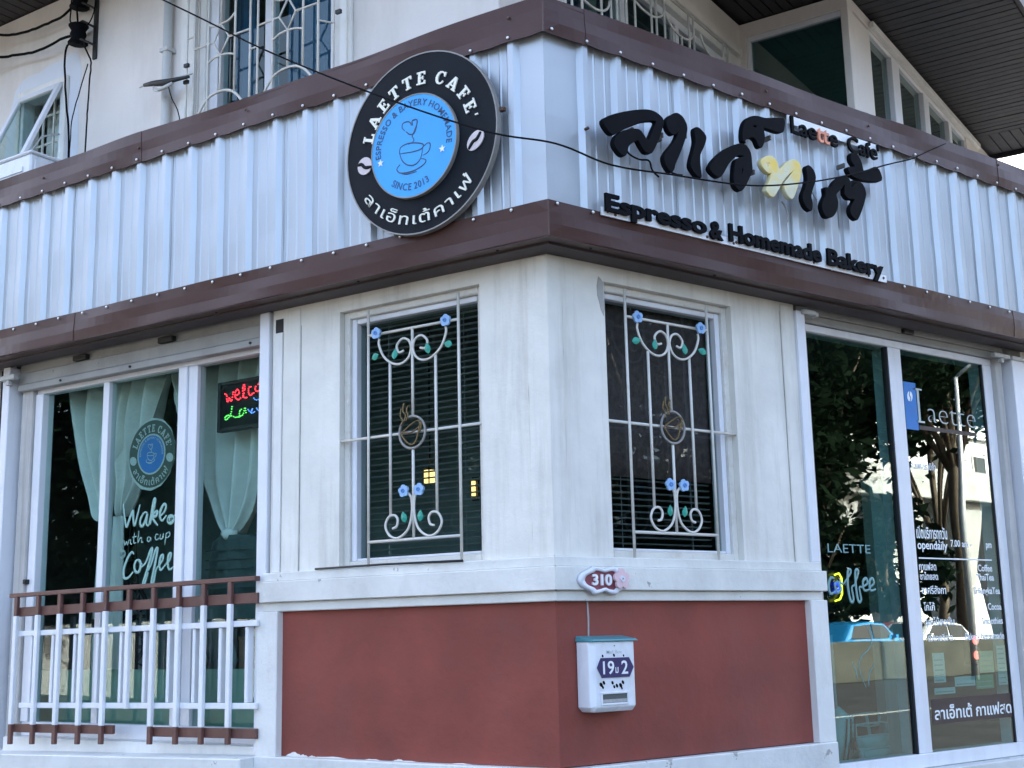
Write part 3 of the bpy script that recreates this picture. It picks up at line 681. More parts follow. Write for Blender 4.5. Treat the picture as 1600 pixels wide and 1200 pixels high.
for a, rot in ((187.5, -.25), (348, .55)):
    bs, bz = cs - math.cos(R_(a)) * .357, cz + math.sin(R_(a)) * .357
    b = part('coffee_bean', MB('L').disc(bs, bz, .047, .2622, .268, 28, 1.0, 0) if a < 200 else MB('L').disc(bs, bz, .040, .2622, .268, 28, 1.45, -.75), 'bean_pink', T)
    w_ = [(bs + .045, bz + .012), (bs + .02, bz + .012), (bs - .005, bz - .010), (bs - .045, bz - .014)] if a < 200 else [(bs + .040, bz - .038), (bs + .014, bz - .006), (bs - .010, bz + .004), (bs - .034, bz + .036)]
    part('bean_groove', MB('L').tube([(s, .269, z) for s, z in [(q[0], q[2]) for q in smooth([(x, 0, y) for x, y in w_], 5)]], [.006, .008, .009, .010, .010, .010, .010, .010, .010, .010, .010, .010, .010, .009, .008, .006][:16], 6, .3), 'sign_black', b)
mb = MB('L')
for a, rr in ((195.6, .242), (333.9, .179)):
    x, z = cs - math.cos(R_(a)) * rr, cz + math.sin(R_(a)) * rr
    st = [(x + math.cos(R_(90 + 36 * i)) * (.021 if i % 2 == 0 else .009), z + math.sin(R_(90 + 36 * i)) * (.021 if i % 2 == 0 else .009)) for i in range(10)]
    part('star', MB('L').prism(st, .2842, .2865), 'strip_white', T)
CUP = [[(.621, 3.685), (.587, 3.696), (.598, 3.723), (.586, 3.744), (.568, 3.779), (.568, 3.803), (.597, 3.805), (.597, 3.781), (.62, 3.806), (.656, 3.805), (.662, 3.782), (.644, 3.763)], [(.638, 3.757), (.615, 3.737), (.586, 3.735), (.568, 3.769)],
  [(.68, 3.646), (.674, 3.678), (.633, 3.69), (.575, 3.682), (.529, 3.663), (.541, 3.642), (.599, 3.639), (.657, 3.645), (.68, 3.646)], [(.678, 3.642), (.663, 3.608), (.634, 3.58), (.588, 3.567), (.547, 3.591), (.529, 3.654)],
  [(.524, 3.652), (.501, 3.664), (.484, 3.652), (.496, 3.617), (.53, 3.606)], [(.675, 3.591), (.698, 3.568), (.669, 3.542), (.588, 3.538), (.525, 3.557), (.513, 3.578), (.541, 3.59)], [(.669, 3.54), (.634, 3.529), (.571, 3.529)]]
stroke(T, 'L', CUP, .2845, .0040, 'sign_ink', 'cup_drawing', .3, 4)
part('mounting_lug', MB('L').box(.070, .10, .215, .24, 3.745, 3.762), 'screw_rust', T)

# ------------------------------------------------------------------ Thai script letters on the right fascia
LT = [
 [(.13, 3.68), (.193, 3.721), (.305, 3.767), (.414, 3.801), (.474, 3.806), (.518, 3.793), (.537, 3.773), (.524, 3.723), (.495, 3.659), (.456, 3.594), (.435, 3.578), (.401, 3.578), (.373, 3.606), (.355, 3.628), (.325, 3.612), (.29, 3.583), (.274, 3.539), (.254, 3.525), (.226, 3.536), (.199, 3.563), (.198, 3.592), (.216, 3.622), (.261, 3.653), (.324, 3.677), (.368, 3.684), (.396, 3.664), (.419, 3.64), (.44, 3.662), (.465, 3.71), (.486, 3.759), (.4, 3.737), (.34, 3.707), (.276, 3.673), (.212, 3.631), (.179, 3.621), (.147, 3.643)],
 [(.562, 3.779), (.584, 3.807), (.627, 3.833), (.658, 3.834), (.687, 3.816), (.706, 3.777), (.691, 3.719), (.655, 3.642), (.609, 3.559), (.597, 3.529), (.576, 3.509), (.542, 3.537), (.532, 3.576), (.552, 3.611), (.595, 3.659), (.629, 3.705), (.647, 3.756), (.63, 3.729), (.601, 3.714), (.574, 3.727), (.561, 3.755)],
 [(.774, 3.791), (.801, 3.79), (.836, 3.768), (.842, 3.742), (.82, 3.694), (.793, 3.649), (.787, 3.593), (.793, 3.532), (.777, 3.523), (.746, 3.538), (.72, 3.571), (.728, 3.611), (.754, 3.679), (.764, 3.72), (.76, 3.77)],
 [(.861, 3.598), (.9, 3.647), (.972, 3.708), (1.05, 3.754), (1.115, 3.779), (1.155, 3.773), (1.182, 3.741), (1.186, 3.688), (1.185, 3.641), (1.165, 3.608), (1.138, 3.565), (1.106, 3.525), (1.082, 3.512), (1.049, 3.526), (1.038, 3.565), (1.053, 3.651), (1.073, 3.684), (1.13, 3.711), (1.086, 3.71), (1.044, 3.682), (1.001, 3.64), (.963, 3.587), (.93, 3.555), (.899, 3.557), (.867, 3.575)],
 [(1.134, 3.874), (1.156, 3.917), (1.193, 3.947), (1.242, 3.965), (1.284, 3.969), (1.327, 3.973), (1.445, 4.003), (1.479, 3.998), (1.472, 3.957), (1.457, 3.925), (1.406, 3.914), (1.346, 3.915), (1.297, 3.912), (1.303, 3.879), (1.297, 3.835), (1.275, 3.796), (1.251, 3.795), (1.236, 3.821), (1.225, 3.831), (1.196, 3.835), (1.147, 3.809), (1.145, 3.792), (1.128, 3.801), (1.126, 3.83)],
 [(1.262, 3.712), (1.282, 3.734), (1.326, 3.756), (1.362, 3.757), (1.39, 3.736), (1.405, 3.7), (1.43, 3.71), (1.471, 3.749), (1.523, 3.777), (1.561, 3.779), (1.587, 3.756), (1.589, 3.718), (1.576, 3.68), (1.545, 3.618), (1.515, 3.565), (1.495, 3.548), (1.465, 3.559), (1.444, 3.589), (1.444, 3.623), (1.481, 3.661), (1.53, 3.718), (1.477, 3.681), (1.429, 3.633), (1.388, 3.578), (1.354, 3.537), (1.329, 3.528), (1.301, 3.543), (1.29, 3.562), (1.325, 3.616), (1.337, 3.652), (1.355, 3.681), (1.329, 3.659), (1.3, 3.665), (1.271, 3.685)],
 [(1.658, 3.773), (1.693, 3.758), (1.711, 3.728), (1.707, 3.692), (1.681, 3.643), (1.662, 3.595), (1.669, 3.557), (1.661, 3.517), (1.639, 3.51), (1.606, 3.531), (1.589, 3.576), (1.615, 3.63), (1.638, 3.678), (1.642, 3.718), (1.636, 3.751)],
 [(1.792, 3.67), (1.837, 3.677), (1.879, 3.722), (1.927, 3.757), (1.982, 3.776), (2.018, 3.761), (2.025, 3.717), (2.062, 3.745), (2.103, 3.768), (2.14, 3.755), (2.159, 3.718), (2.15, 3.676), (2.115, 3.608), (2.078, 3.551), (2.053, 3.531), (2.01, 3.553), (2.007, 3.593), (2.051, 3.651), (1.998, 3.646), (1.963, 3.669), (1.969, 3.726), (1.927, 3.687), (1.886, 3.649), (1.896, 3.606), (1.883, 3.559), (1.849, 3.518), (1.81, 3.499), (1.774, 3.502), (1.75, 3.549), (1.766, 3.591), (1.792, 3.63)],
 [(2.069, 3.937), (2.107, 3.933), (2.141, 3.894), (2.158, 3.841), (2.216, 3.863), (2.274, 3.894), (2.312, 3.873), (2.321, 3.823), (2.231, 3.797), (2.121, 3.787), (2.045, 3.792), (2.013, 3.816), (2.015, 3.837), (2.075, 3.854), (2.047, 3.884), (2.047, 3.917)]]
HOLES = {4: [(1.201, 3.899), (1.226, 3.912), (1.245, 3.913), (1.243, 3.897), (1.224, 3.895)], 3: [(1.095, 3.602), (1.103, 3.637), (1.116, 3.652), (1.116, 3.631), (1.104, 3.606)]}
T = thing('thai_letter_sign', 'big black and yellow Thai script letters standing off the right fascia', 'sign', 'R', (1.2, .20, 3.7))
for i, pl in enumerate(LT):
    lp = [[(x, z) for x, _, z in smooth([(x, 0, z) for x, z in pl], 3, True)]] + ([HOLES[i]] if i in HOLES else [])
    me = flat_curve([[(x - 1.2, z - 3.7) for x, z in q] for q in lp], .026, .003)
    me.materials.append(MAT['letter_yellow' if i == 5 else 'letter_black'])
    o = bpy.data.objects.new('letter', me); C.objects.link(o); o.parent = T; o.location = (0, -.080, 0)
    register(o, 'R', (1.2, .20, 3.7))
    if i == 5: o['label'] = 'yellow weathered letter with rust stains'
for s, z in ((.36, 3.70), (.555, 3.70), (.565, 3.72), (.735, 3.755), (1.17, 3.60), (1.395, 3.895), (1.245, 3.665), (1.60, 3.735), (2.03, 3.87), (2.15, 3.80)):
    part('bracket', MB('R').box(s - .006, s + .006, .215, .270, z - .018, z + .008), 'letter_grime', T)
for pts in ([(.30, .26, 3.60), (.36, .24, 3.575), (.43, .235, 3.565), (.50, .23, 3.575), (.52, .23, 3.53), (.56, .235, 3.50)], [(.61, .235, 3.53), (.66, .22, 3.55), (.70, .225, 3.545), (.73, .235, 3.545)], [(.80, .235, 3.57), (.83, .22, 3.56), (.86, .235, 3.565)], [(1.19, .235, 3.66), (1.23, .22, 3.69), (1.27, .235, 3.70)], [(1.22, .235, 3.82), (1.235, .22, 3.78), (1.24, .22, 3.74), (1.20, .23, 3.76)], [(1.50, .235, 3.55), (1.54, .22, 3.54), (1.56, .22, 3.50), (1.555, .22, 3.45)], [(1.71, .235, 3.69), (1.75, .22, 3.70), (1.79, .22, 3.66), (1.80, .235, 3.62)], [(2.15, .235, 3.74), (2.19, .22, 3.77), (2.22, .235, 3.80)]):
    part('wire', MB('R').tube(smooth(pts, 5), .005, 5), 'cable_grey' if pts[0][0] > .8 else 'cable_black', T)
part('peg', MB('R').tube([(.095, .212, 3.655), (.095, .235, 3.655)], .008, 8), 'screw_rust', T)

# ------------------------------------------------------------------ English lettering on the right fascia
T = thing('bakery_lettering', 'raised black words Espresso and Homemade Bakery on a white strip over the lower trim', 'sign', 'R', (1.3, .21, 3.23))
part('strip', MB('R').box(.172, 2.41, .216, .224, 3.231, 3.274), 'strip_white', T)
for s in (.21, 1.12, 2.38): screw(T, 'R', s, .224, 3.255, RUSTY)
for s in (.26, .90, 1.10, 1.75, 2.24): screw(T, 'R', s, .224, 3.247, RUSTY)
for wd, a, b in (('Espresso', .182, .880), ('&', .905, 1.000), ('Homemade', 1.050, 1.795), ('Bakery', 1.850, 2.358)):
    place_text(wd, 'R', T, a, b, 3.252 - (.010 if wd == '&' else 0) + {'Espresso': .002}.get(wd, 0), .232, 'letter_black', .016, .036, .092 if wd != 'Espresso' else .086, 'letter', True)
T = thing('name_lettering', 'small raised words Laette Cafe with two orange letters hanging under the upper trim', 'sign', 'R', (2.0, .21, 4.05))
part('strip', MB('R').box(1.608, 2.418, .216, .224, 4.040, 4.090), 'strip_white', T)
lets = place_text('Laette', 'R', T, 1.612, 2.02, 3.980, .232, 'letter_black', .014, .014, .100, 'letter', True)
for i in (3, 4):
    if i < len(lets): lets[i].data.materials.clear(); lets[i].data.materials.append(MAT['letter_orange']); lets[i]['label'] = 'faded orange letter'
place_text("Cafe'", 'R', T, 2.115, 2.415, 3.982, .232, 'letter_black', .014, .014, .100, 'letter', True)

# ------------------------------------------------------------------ window grilles with flowers
def petal_flower():
    mb = MB('R')
    for k in range(5):
        a = R_(90 + 72 * k); mb.disc(math.cos(a) * .017, math.sin(a) * .017, .0155, -.004, .005 + .001 * k, 14)
    return mb.mesh('flower', 'flower_blue')
FLOWER = petal_flower(); CORE = MB('R').ring(0, 0, .006, .011, .004, .013, 14).mesh('flower_core', 'flower_core')
def leaf_mesh():
    pl = [(0, -.026), (.013, -.016), (.019, -.002), (.015, .012), (0, .032), (-.015, .012), (-.019, -.002), (-.013, -.016)]
    mb = MB('R'); v = [(x, 0, z) for x, z in pl] + [(0, .006, 0)] + [(x, -.004, z) for x, z in pl]
    mb.raw(v, [(i, (i + 1) % 8, 8) for i in range(8)] + [tuple(range(16, 8, -1))] + [(i, i + 9, (i + 1) % 8 + 9, (i + 1) % 8) for i in range(8)])
    return mb.mesh('leaf', 'leaf_teal')
LEAF = leaf_mesh()
def grille(sd, c, s0, s1, label, loc_name):
    """c is the centre line; curls are mirrored about it; u runs towards the corner"""
    T = thing('window_grille', label, 'window grille', sd, (c, .0, 1.6), 'wrought window grilles with blue flowers')
    n = .0; B_ = lambda a, b: part('bar', MB(sd).tube([a, b], .0078, 6), 'grille_cream', T)
    for s in (c - .296, c + .296): B_((s, n, 1.602), (s, n, 2.96))
    B_((c - .296, n, 2.818), (c + .296, n, 2.818)); B_((c - .296, n, 1.728), (c + .296, n, 1.728)); B_((s0, n - .012, 2.273), (s1, n - .012, 2.273))
    B_((c, n, 2.352), (c, n, 2.818)); B_((c, n, 1.728), (c, n, 2.188))
    for q in (-.149, .149): B_((c + q, n, 1.855), (c + q, n, 2.655))
    top = [(.218, 2.791), (.220, 2.758), (.188, 2.691), (.131, 2.647), (.074, 2.637), (.026, 2.661), (.006, 2.711), (.022, 2.755), (.064, 2.768), (.100, 2.736), (.086, 2.699), (.054, 2.704)]
    bot = [(.030, 1.960), (.010, 1.932), (.008, 1.856), (.033, 1.779), (.096, 1.738), (.151, 1.753), (.180, 1.801), (.160, 1.846), (.121, 1.855), (.099, 1.831), (.108, 1.797), (.133, 1.788)]
    for q in (-1, 1):
        for pl in (top, bot): part('scroll', MB(sd).tube(smooth([(c + q * x, n + .004, z) for x, z in pl], 5), .0066, 6), 'grille_cream', T)
        f = [(.228, 2.820), (.049, 1.973)]; l = [(.240, 2.696, 1.3), (.108, 2.690, .15), (.052, 1.838, -.15)]
        for x, z in f:
            o = inst(FLOWER, 'flower', T, (c + q * x, .016, z), (0, random.uniform(-.3, .3), 0)); register(o, sd, (0, 0, 0))
            k = bpy.data.objects.new('flower_core', CORE); C.objects.link(k); k.parent = o
        for x, z, r in l: inst(LEAF, 'leaf', T, (c + q * x, .014, z), (random.uniform(-.2, .2), r * q * (1 if sd == 'L' else -1), 0))
    part('emblem_ring', MB(sd).tube([(c + .083 * math.cos(a), n + .006, 2.270 + .083 * math.sin(a)) for a in [2 * math.pi * i / 28 for i in range(28)]], .0070, 6, closed=True), 'sign_edge', T)
    d = -1 if sd == 'L' else 1
    cup = [[(-.066, 2.270), (-.01, 2.305), (.040, 2.325), (.055, 2.300), (.0, 2.268), (-.066, 2.270), (-.035, 2.225), (.0, 2.205), (.030, 2.225), (.052, 2.300)], [(.040, 2.325), (.062, 2.318), (.058, 2.280), (.035, 2.255)], [(-.045, 2.33), (-.038, 2.36), (-.055, 2.385), (-.048, 2.425)], [(-.035, 2.33), (-.022, 2.36), (-.032, 2.385), (-.018, 2.41)], [(-.068, 2.31), (-.055, 2.335), (-.072, 2.36), (-.065, 2.40)]]
    for pl in cup: part('cup_emblem', MB(sd).tube(smooth([(c + d * x, n + .012, z) for x, z in pl], 4), .0048, 5), 'bronze', T)
    return T
grille('L', .829, .40, 1.325, 'cream iron grille with blue flowers and a cup over the window left of the corner', 'L')
grille('R', .806, .37, 1.295, 'cream iron grille with blue flowers and a cup over the window right of the corner', 'R')
# blinds behind the two windows
for sd, c, z1, lab in (('L', .865, 2.93, 'grey venetian blind behind the window left of the corner'), ('R', .83, 2.30, 'grey venetian blind in the lower half of the window right of the corner')):
    T = thing('venetian_blind', lab, 'blind', sd, (c, -.17, z1), 'venetian blinds behind the grilles')
    sl = MB('R'); sl.raw([(-.40, -.007, -.0025), (.40, -.007, -.0025), (.40, .007, .003), (-.40, .007, .003), (-.40, -.007, -.004), (.40, -.007, -.004), (.40, .007, .0015), (-.40, .007, .0015)], [(0, 1, 2, 3), (7, 6, 5, 4), (0, 4, 5, 1), (1, 5, 6, 2), (2, 6, 7, 3), (3, 7, 4, 0)])
    sm = sl.mesh('slat', 'slat_grey')
    k = int((z1 - 1.64) / .0325)
    for i in range(k): inst(sm, 'slat', T, (c, -.17, z1 - .03 - i * .0325), (random.uniform(-.03, .03), random.uniform(-.0015, .0015), 0))
    part('head_rail', MB(sd).box(c - .40, c + .40, -.185, -.155, z1 - .015, z1), 'slat_grey', T)
    for q in (-.25, .25): part('cord', MB(sd).tube([(c + q, -.158, z1), (c + q, -.158, 1.65)], .0015, 4), 'slat_grey', T)
T = solo('roller_blind', MB('R').sheet([[(.44 + .0262 * j, -.145 + .004 * math.sin(j * 1.3), z) for j in range(31)] for z in (2.02, 2.2, 2.5, 2.94)], .003), 'roller_brown', 'dark brown woven blind in the upper half of the right window', 'blind', (.83, -.145, 2.94))

# ------------------------------------------------------------------ railing in front of the left shop front
T = thing('railing', 'white and brown metal railing of tall posts and short balusters below the left shop front', 'railing', 'L', (2.9, .06, .64))
zs = lambda s: .02 * (3.98 - s) / 2.13; zf = lambda s: .050 * (3.9 - s) / 1.9
def rail(name, s0, s1, n0, n1, z0, z1, mt):
    mb = MB('L'); mb.hexa([(s0, n0, z0 + zs(s0)), (s1, n0, z0 + zs(s1)), (s1, n1, z0 + zs(s1)), (s0, n1, z0 + zs(s0))], [(s0, n0, z1 + zs(s0)), (s1, n0, z1 + zs(s1)), (s1, n1, z1 + zs(s1)), (s0, n1, z1 + zs(s0))])
    return part(name, mb, mt, T, bevel=.003)
rail('rail', 1.84, 3.98, .050, .092, 1.540, 1.566, 'rail_brown')
rail('rail', 1.842, 3.90, .050, .072, 1.421, 1.478, 'rail_brown')
rail('rail', 1.842, 3.90, .050, .072, 1.300, 1.332, 'rail_white')
rail('rail', 1.84, 3.86, .050, .072, .868, .900, 'rail_white')
rail('base_board', 2.985, 3.93, .045, .068, .724, .774, 'rail_brown'); rail('base_board', 1.842, 2.666, .045, .068, .716, .768, 'rail_brown')
tops = [3.905, 3.692, 3.482, 3.270, 3.060, 2.855, 2.645, 2.437, 2.236, 2.030]
for i, s in enumerate(tops):
    z = zs(s); b = s + (-.010 if i == 0 else 0)
    short = i == 5
    P_ = part('post', MB('L').box(s - .016, s + .016, .073, .098, (.868 if short else .772) + z, 1.424 + z), 'rail_white', T, bevel=.003)
    part('post_top', MB('L').box(s - .0150, s + .0150, .0735, .097, 1.425 + z, 1.5395 + z), 'rail_brown', P_, bevel=.003)
    if not short: part('post_foot', MB('L').box(s - .0150, s + .0150, .0735, .097, .655 + zf(s), .7715 + z), 'rail_brown', P_, bevel=.003)
for s in [3.778, 3.570, 3.362, 3.155, 2.945, 2.740, 2.540, 2.333, 2.128, 1.925]:
    part('baluster', MB('L').box(s - .012, s + .012, .018, .064, .901 + zs(s), 1.299 + zs(s)), 'rail_white', T, bevel=.003)

# ------------------------------------------------------------------ mailbox and number plate
T = thing('mailbox', 'white metal mailbox with teal lid and dark blue number plate on the red wall', 'mailbox', 'R', (.25, 0, .89))
ch = .022; s0, s1, z0, z1, dp = .113, .396, .888, 1.205, .11
mb = MB('R')
def oct_(n, i=0.0): return [(s0 + ch - i, n, z0 + i * 0), ]
ring_b = lambda n, e: [(s0 + e, n, z0 + ch), (s0 + ch + e * .3, n, z0 + e), (s1 - ch - e * .3, n, z0 + e), (s1 - e, n, z0 + ch), (s1 - e, n, z1), (s0 + e, n, z1)]
r0, r1, r2 = ring_b(.004, 0), ring_b(dp - ch, 0), ring_b(dp, ch)
r2[0] = (s0 + ch, dp, z0 + ch * 1.4); r2[1] = (s0 + ch * 1.2, dp, z0 + ch); r2[2] = (s1 - ch * 1.2, dp, z0 + ch); r2[3] = (s1 - ch, dp, z0 + ch * 1.4); r2[4] = (s1 - ch, dp, z1); r2[5] = (s0 + ch, dp, z1)
mb.raw(r0 + r1 + r2, [tuple(range(6))[::-1], tuple(range(12, 18))] + [(i + o, (i + 1) % 6 + o, (i + 1) % 6 + o + 6, i + o + 6) for o in (0, 6) for i in range(6)])
BX = part('box', mb, 'mailbox_white', T, bevel=.003)
part('lid', MB('R').hexa([(s0 - .006, .0, z1 + .001), (s1 + .004, .0, z1 + .001), (s1 + .004, dp + .012, z1 + .001), (s0 - .006, dp + .012, z1 + .001)], [(s0 + .0, .0, z1 + .028), (s1 - .0, .0, z1 + .028), (s1 - .006, dp + .004, z1 + .012), (s0 + .008, dp + .004, z1 + .012)]), 'mailbox_lid', T, bevel=.003)
part('plate', MB('R').prism([(.142, 1.088), (.166, 1.131), (.340, 1.131), (.368, 1.086), (.340, 1.042), (.170, 1.042)], dp + .0005, dp + .005), 'plaque_blue', T)
place_text('19', 'R', T, .176, .244, 1.059, dp + .005, 'strip_white', .0015, .012, .058, 'digits')
place_text('ม', 'R', T, .252, .270, 1.062, dp + .005, 'strip_white', .0015, .01, .026, 'digits')
place_text('2', 'R', T, .290, .330, 1.057, dp + .005, 'strip_white', .0015, .012, .060, 'digits')
part('slot_frame', frame(MB('R'), .160, .332, .918, .978, .010, dp, dp + .006), 'mailbox_white', T, bevel=.002)
part('slot', MB('R').box(.170, .322, dp - .002, dp + .0015, .928, .968), 'room_dark', T)
part('letter_flap', MB('R').box(.172, .320, dp + .0015, dp + .003, .930, .945), 'cement', T)
for x, z, r in ((.165, 1.012, .012), (.182, 1.02, .01), (.175, 1.0, .008), (.245, 1.0, .008), (.262, 1.004, .010), (.285, 1.005, .012), (.300, 1.018, .010), (.292, .992, .007), (.235, 1.018, .009), (.18, 1.140, .007), (.25, 1.142, .008), (.31, 1.139, .006)):
    part('print', MB('R').disc(x, z, r, dp + .0004, dp + .0012, 9, .7, r * 60), 'letter_black', T)
place_text('Mail Box', 'R', T, .205, .300, 1.150, dp + .0003, 'decal_pale', .0008, .002, .016, 'print')
for s, z in ((s0 - .0005, .97),): part('dent', MB('R').disc(.255, 1.185, .003, dp, dp + .001, 8), 'rubber', T)
T = thing('number_plate', 'scalloped house number plate with a pink flower on the sill ledge above the mailbox', 'number plate', 'R', (.25, .056, 1.49))
def scallop(a, b, k=0.0):
    out = []
    base = [(-.160, 0), (-.140, .030), (-.085, .052), (-.07, .062), (-.03, .058), (.0, .052), (.03, .058), (.07, .062), (.088, .050), (.135, .035), (.152, 0), (.138, -.034), (.088, -.050), (.07, -.064), (.03, -.060), (.0, -.050), (-.03, -.058), (-.07, -.064), (-.09, -.050), (-.140, -.030)]
    return [(x, z) for x, _, z in smooth([(.247 + p * a, 0, 1.488 + q * b) for p, q in base], 4, True)]
part('plate', MB('R').prism(scallop(.97, .97), .0565, .066), 'plaque_red', T)
oo, ii = scallop(1.03, 1.06), scallop(.80, .70); k = len(oo); mb = MB('R')
v = [(s, .057, z) for s, z in oo] + [(s, .076, z) for s, z in [(.247 + (s - .247) * .95, 1.488 + (z - 1.488) * .93) for s, z in oo]] + [(s, .074, z) for s, z in ii] + [(s, .064, z) for s, z in ii]
mb.raw(v, [(i + o * k, (i + 1) % k + o * k, (i + 1) % k + ((o + 1) % 4) * k, i + ((o + 1) % 4) * k) for o in range(4) for i in range(k)], True)
part('plate_frame', mb, 'plaque_frame', T)
place_text('310', 'R', T, .168, .290, 1.466, .066, 'strip_white', .008, .03, .050, 'digit', True)
part('flower', MB('R').disc(.335, 1.492, .026, .07, .082, 12), 'flower_pink', T)
for k in range(5):
    a = R_(72 * k + 20); part('petal', MB('R').disc(.342 + .028 * math.cos(a), 1.494 + .028 * math.sin(a), .021, .074, .086 + .001 * k, 12), 'flower_pink', T)
part('flower_core', MB('R').ring(.342, 1.494, .005, .014, .086, .094, 12), 'plaque_frame', T)

# ------------------------------------------------------------------ upper floor fittings
def tubes(name, paths, r, mt, parent, side, seg=5, sm=0):
    for pl in paths: part(name, MB(side).tube(smooth(pl, sm) if sm else pl, r, seg), mt, parent)
T = thing('upper_window_grille', 'cream iron grille of diamonds and arches over the large upper left window', 'window grille', 'L', (2.5, -.5, 4.1))
n = -.5; V = [3.16, 3.09, 2.954, 2.833, 2.699, 2.558, 2.488, 2.355, 2.22, 2.088, 1.959]
for s in V:
    b = {2.833: 4.83, 2.699: 4.80, 2.22: 4.83, 2.088: 4.79}.get(s, 4.12)
    if s in (2.833, 2.22): tubes('bar', [[(s, n, b), (s, n, 5.09)], [(s, n, 5.31), (s, n, 5.98)]], .0085, 'grille_cream', T, 'L', 6)
    else: tubes('bar', [[(s, n, b), (s, n, 5.98)]], .0085, 'grille_cream', T, 'L', 6)
tubes('diamond', [[(2.833, n, 5.316), (2.902, n, 5.202), (2.833, n, 5.09), (2.756, n, 5.205), (2.833, n, 5.316)], [(2.22, n, 5.316), (2.298, n, 5.202), (2.22, n, 5.09), (2.153, n, 5.205), (2.22, n, 5.316)]], .008, 'grille_cream', T, 'L')
for c in (2.833, 2.22):
    tubes('arm', [[(c, n, 5.316), (c + .07, n, 5.318), (c + .121, n, 5.345)], [(c, n, 5.316), (c - .07, n, 5.322), (c - .134, n, 5.36)], [(c, n, 5.09), (c + .07, n, 5.085), (c + .13, n, 5.06)], [(c, n, 5.09), (c - .07, n, 5.083), (c - .134, n, 5.062)]], .008, 'grille_cream', T, 'L', 5, 4)
    tubes('arm', [[(c + .073, n, 5.203), (c + (.257 if c > 2.5 else .26), n, 5.20)], [(c - .072, n, 5.204), (c - .27, n, 5.20)]], .008, 'grille_cream', T, 'L')
    tubes('arch', [[(c + .233, n, 4.60), (c + .20, n, 4.72), (c + .104, n, 4.814), (c - .04, n, 4.83), (c - .15, n, 4.78), (c - .24, n, 4.66), (c - .26, n, 4.55)]], .0095, 'grille_cream', T, 'L', 6, 5)
tubes('tie', [[(2.558, n, 5.055), (2.488, n, 5.055)], [(2.558, n, 5.50), (2.488, n, 5.50)], [(1.959, n, 5.08), (1.90, n - .09, 5.08)], [(3.16, n, 5.30), (3.09, n, 5.30)]], .007, 'grille_cream', T, 'L')
tubes('side_arch', [[(1.874, -.55, 4.12), (1.874, -.55, 5.25), (1.82, -.55, 5.30), (1.761, -.55, 5.22), (1.761, -.55, 4.12)]], .007, 'grille_cream', T, 'L')
for z, s in ((5.10, 3.15), (4.98, 3.15), (5.08, 1.78)): part('hinge_pin', MB('L').box(s - .02, s + .02, -.5, -.48, z - .012, z + .012), 'iron_dark', T)
T = thing('curtain', 'blue curtain behind the right half of the large upper window', 'curtain', 'L', (2.25, -.85, 4.1))
part('cloth', MB('L').sheet([[(1.95 + .02 * j, -.85 + .025 * math.sin(j * 1.15), z) for j in range(31)] for z in (4.1, 4.8, 5.4, 6.0)]), 'curtain_blue', T)
T = thing('curtain', 'blue curtain drawn aside at the left edge of the large upper window', 'curtain', 'L', (3.0, -.85, 4.1))
part('cloth', MB('L').sheet([[(2.86 + .02 * j, -.85 + .02 * math.sin(j * 1.4), z) for j in range(13)] for z in (4.1, 6.0)]), 'curtain_blue', T)
T = thing('upper_window_grille', 'cream iron grille of bars and hanging arcs over the upper window under the eaves', 'window grille', 'L', (.55, -2.5, 4.2))
sx = .55
def zline(a): return 5.72
for a in (1.181, 1.266, 1.392, 1.64, 1.767, 1.848, 1.973, 2.104, 2.347, 2.423, 2.55, 2.682, 2.815, 2.947, 3.026, 3.146, 3.547, 3.631):
    tubes('bar', [[(sx, -a, 4.2), (sx, -a, 5.70 if a not in (2.682, 2.815, 3.146) else 5.47)]], .0085, 'grille_cream', T, 'L', 6)
for c, w_, z in ((2.26, .30, 5.60), (2.789, .24, 5.60), (3.35, .20, 5.62), (1.50, .25, 5.30)):
    tubes('arc', [[(sx, -(c + w_ * math.cos(R_(t))), z - w_ * .55 * abs(math.sin(R_(t)))) for t in range(0, 181, 15)]], .0085, 'grille_cream', T, 'L', 6)
tubes('tie', [[(sx, -2.347, 5.25), (sx, -2.423, 5.25)], [(sx, -3.547, 5.55), (sx, -3.631, 5.55)], [(sx, -1.1, 5.705), (sx, -3.7, 5.705)]], .007, 'grille_cream', T, 'L')
# open casement
T = thing('casement_window', 'small white casement window propped open above the left fascia', 'window', 'L', (4.85, -.6, 4.45))
part('frame', frame(MB('L'), 4.60, 5.11, 4.45, 5.40, .035, -.68, -.58), 'alu_white', T, bevel=.003)
part('surround', MB('L').box(4.555, 4.598, -.60, -.57, 4.40, 5.45).box(5.112, 5.155, -.60, -.57, 4.40, 5.45).box(4.598, 5.112, -.60, -.57, 5.402, 5.45), 'trim_white', T, bevel=.003)
for pl in ([(5.156, 4.3), (5.34, 4.3), (5.335, 4.85), (5.28, 5.30), (5.22, 5.50), (5.156, 5.55)], [(5.155, 5.452), (5.155, 5.555), (5.05, 5.585), (4.93, 5.575), (4.80, 5.605), (4.66, 5.60), (4.554, 5.63), (4.554, 5.452)], [(4.553, 4.3), (4.553, 5.625), (4.50, 5.62), (4.455, 5.585), (4.42, 5.45), (4.435, 5.2), (4.42, 4.9), (4.43, 4.3)]):
    part('paint_patch', MB('L').prism(pl, UA + .0006, UA + .0016), 'patch_white', B)
def sash_pt(s, u, off): # u 0 at the hinge (top) .. 1 at the foot, swung outwards
    return (s, -.575 + .36 * u + off * .92, 5.385 - .83 * u + off * .36)
def sash_box(s0, s1, u0, u1, o0, o1, mb):
    return mb.hexa([sash_pt(s0, u0, o0), sash_pt(s1, u0, o0), sash_pt(s1, u0, o1), sash_pt(s0, u0, o1)], [sash_pt(s0, u1, o0), sash_pt(s1, u1, o0), sash_pt(s1, u1, o1), sash_pt(s0, u1, o1)])
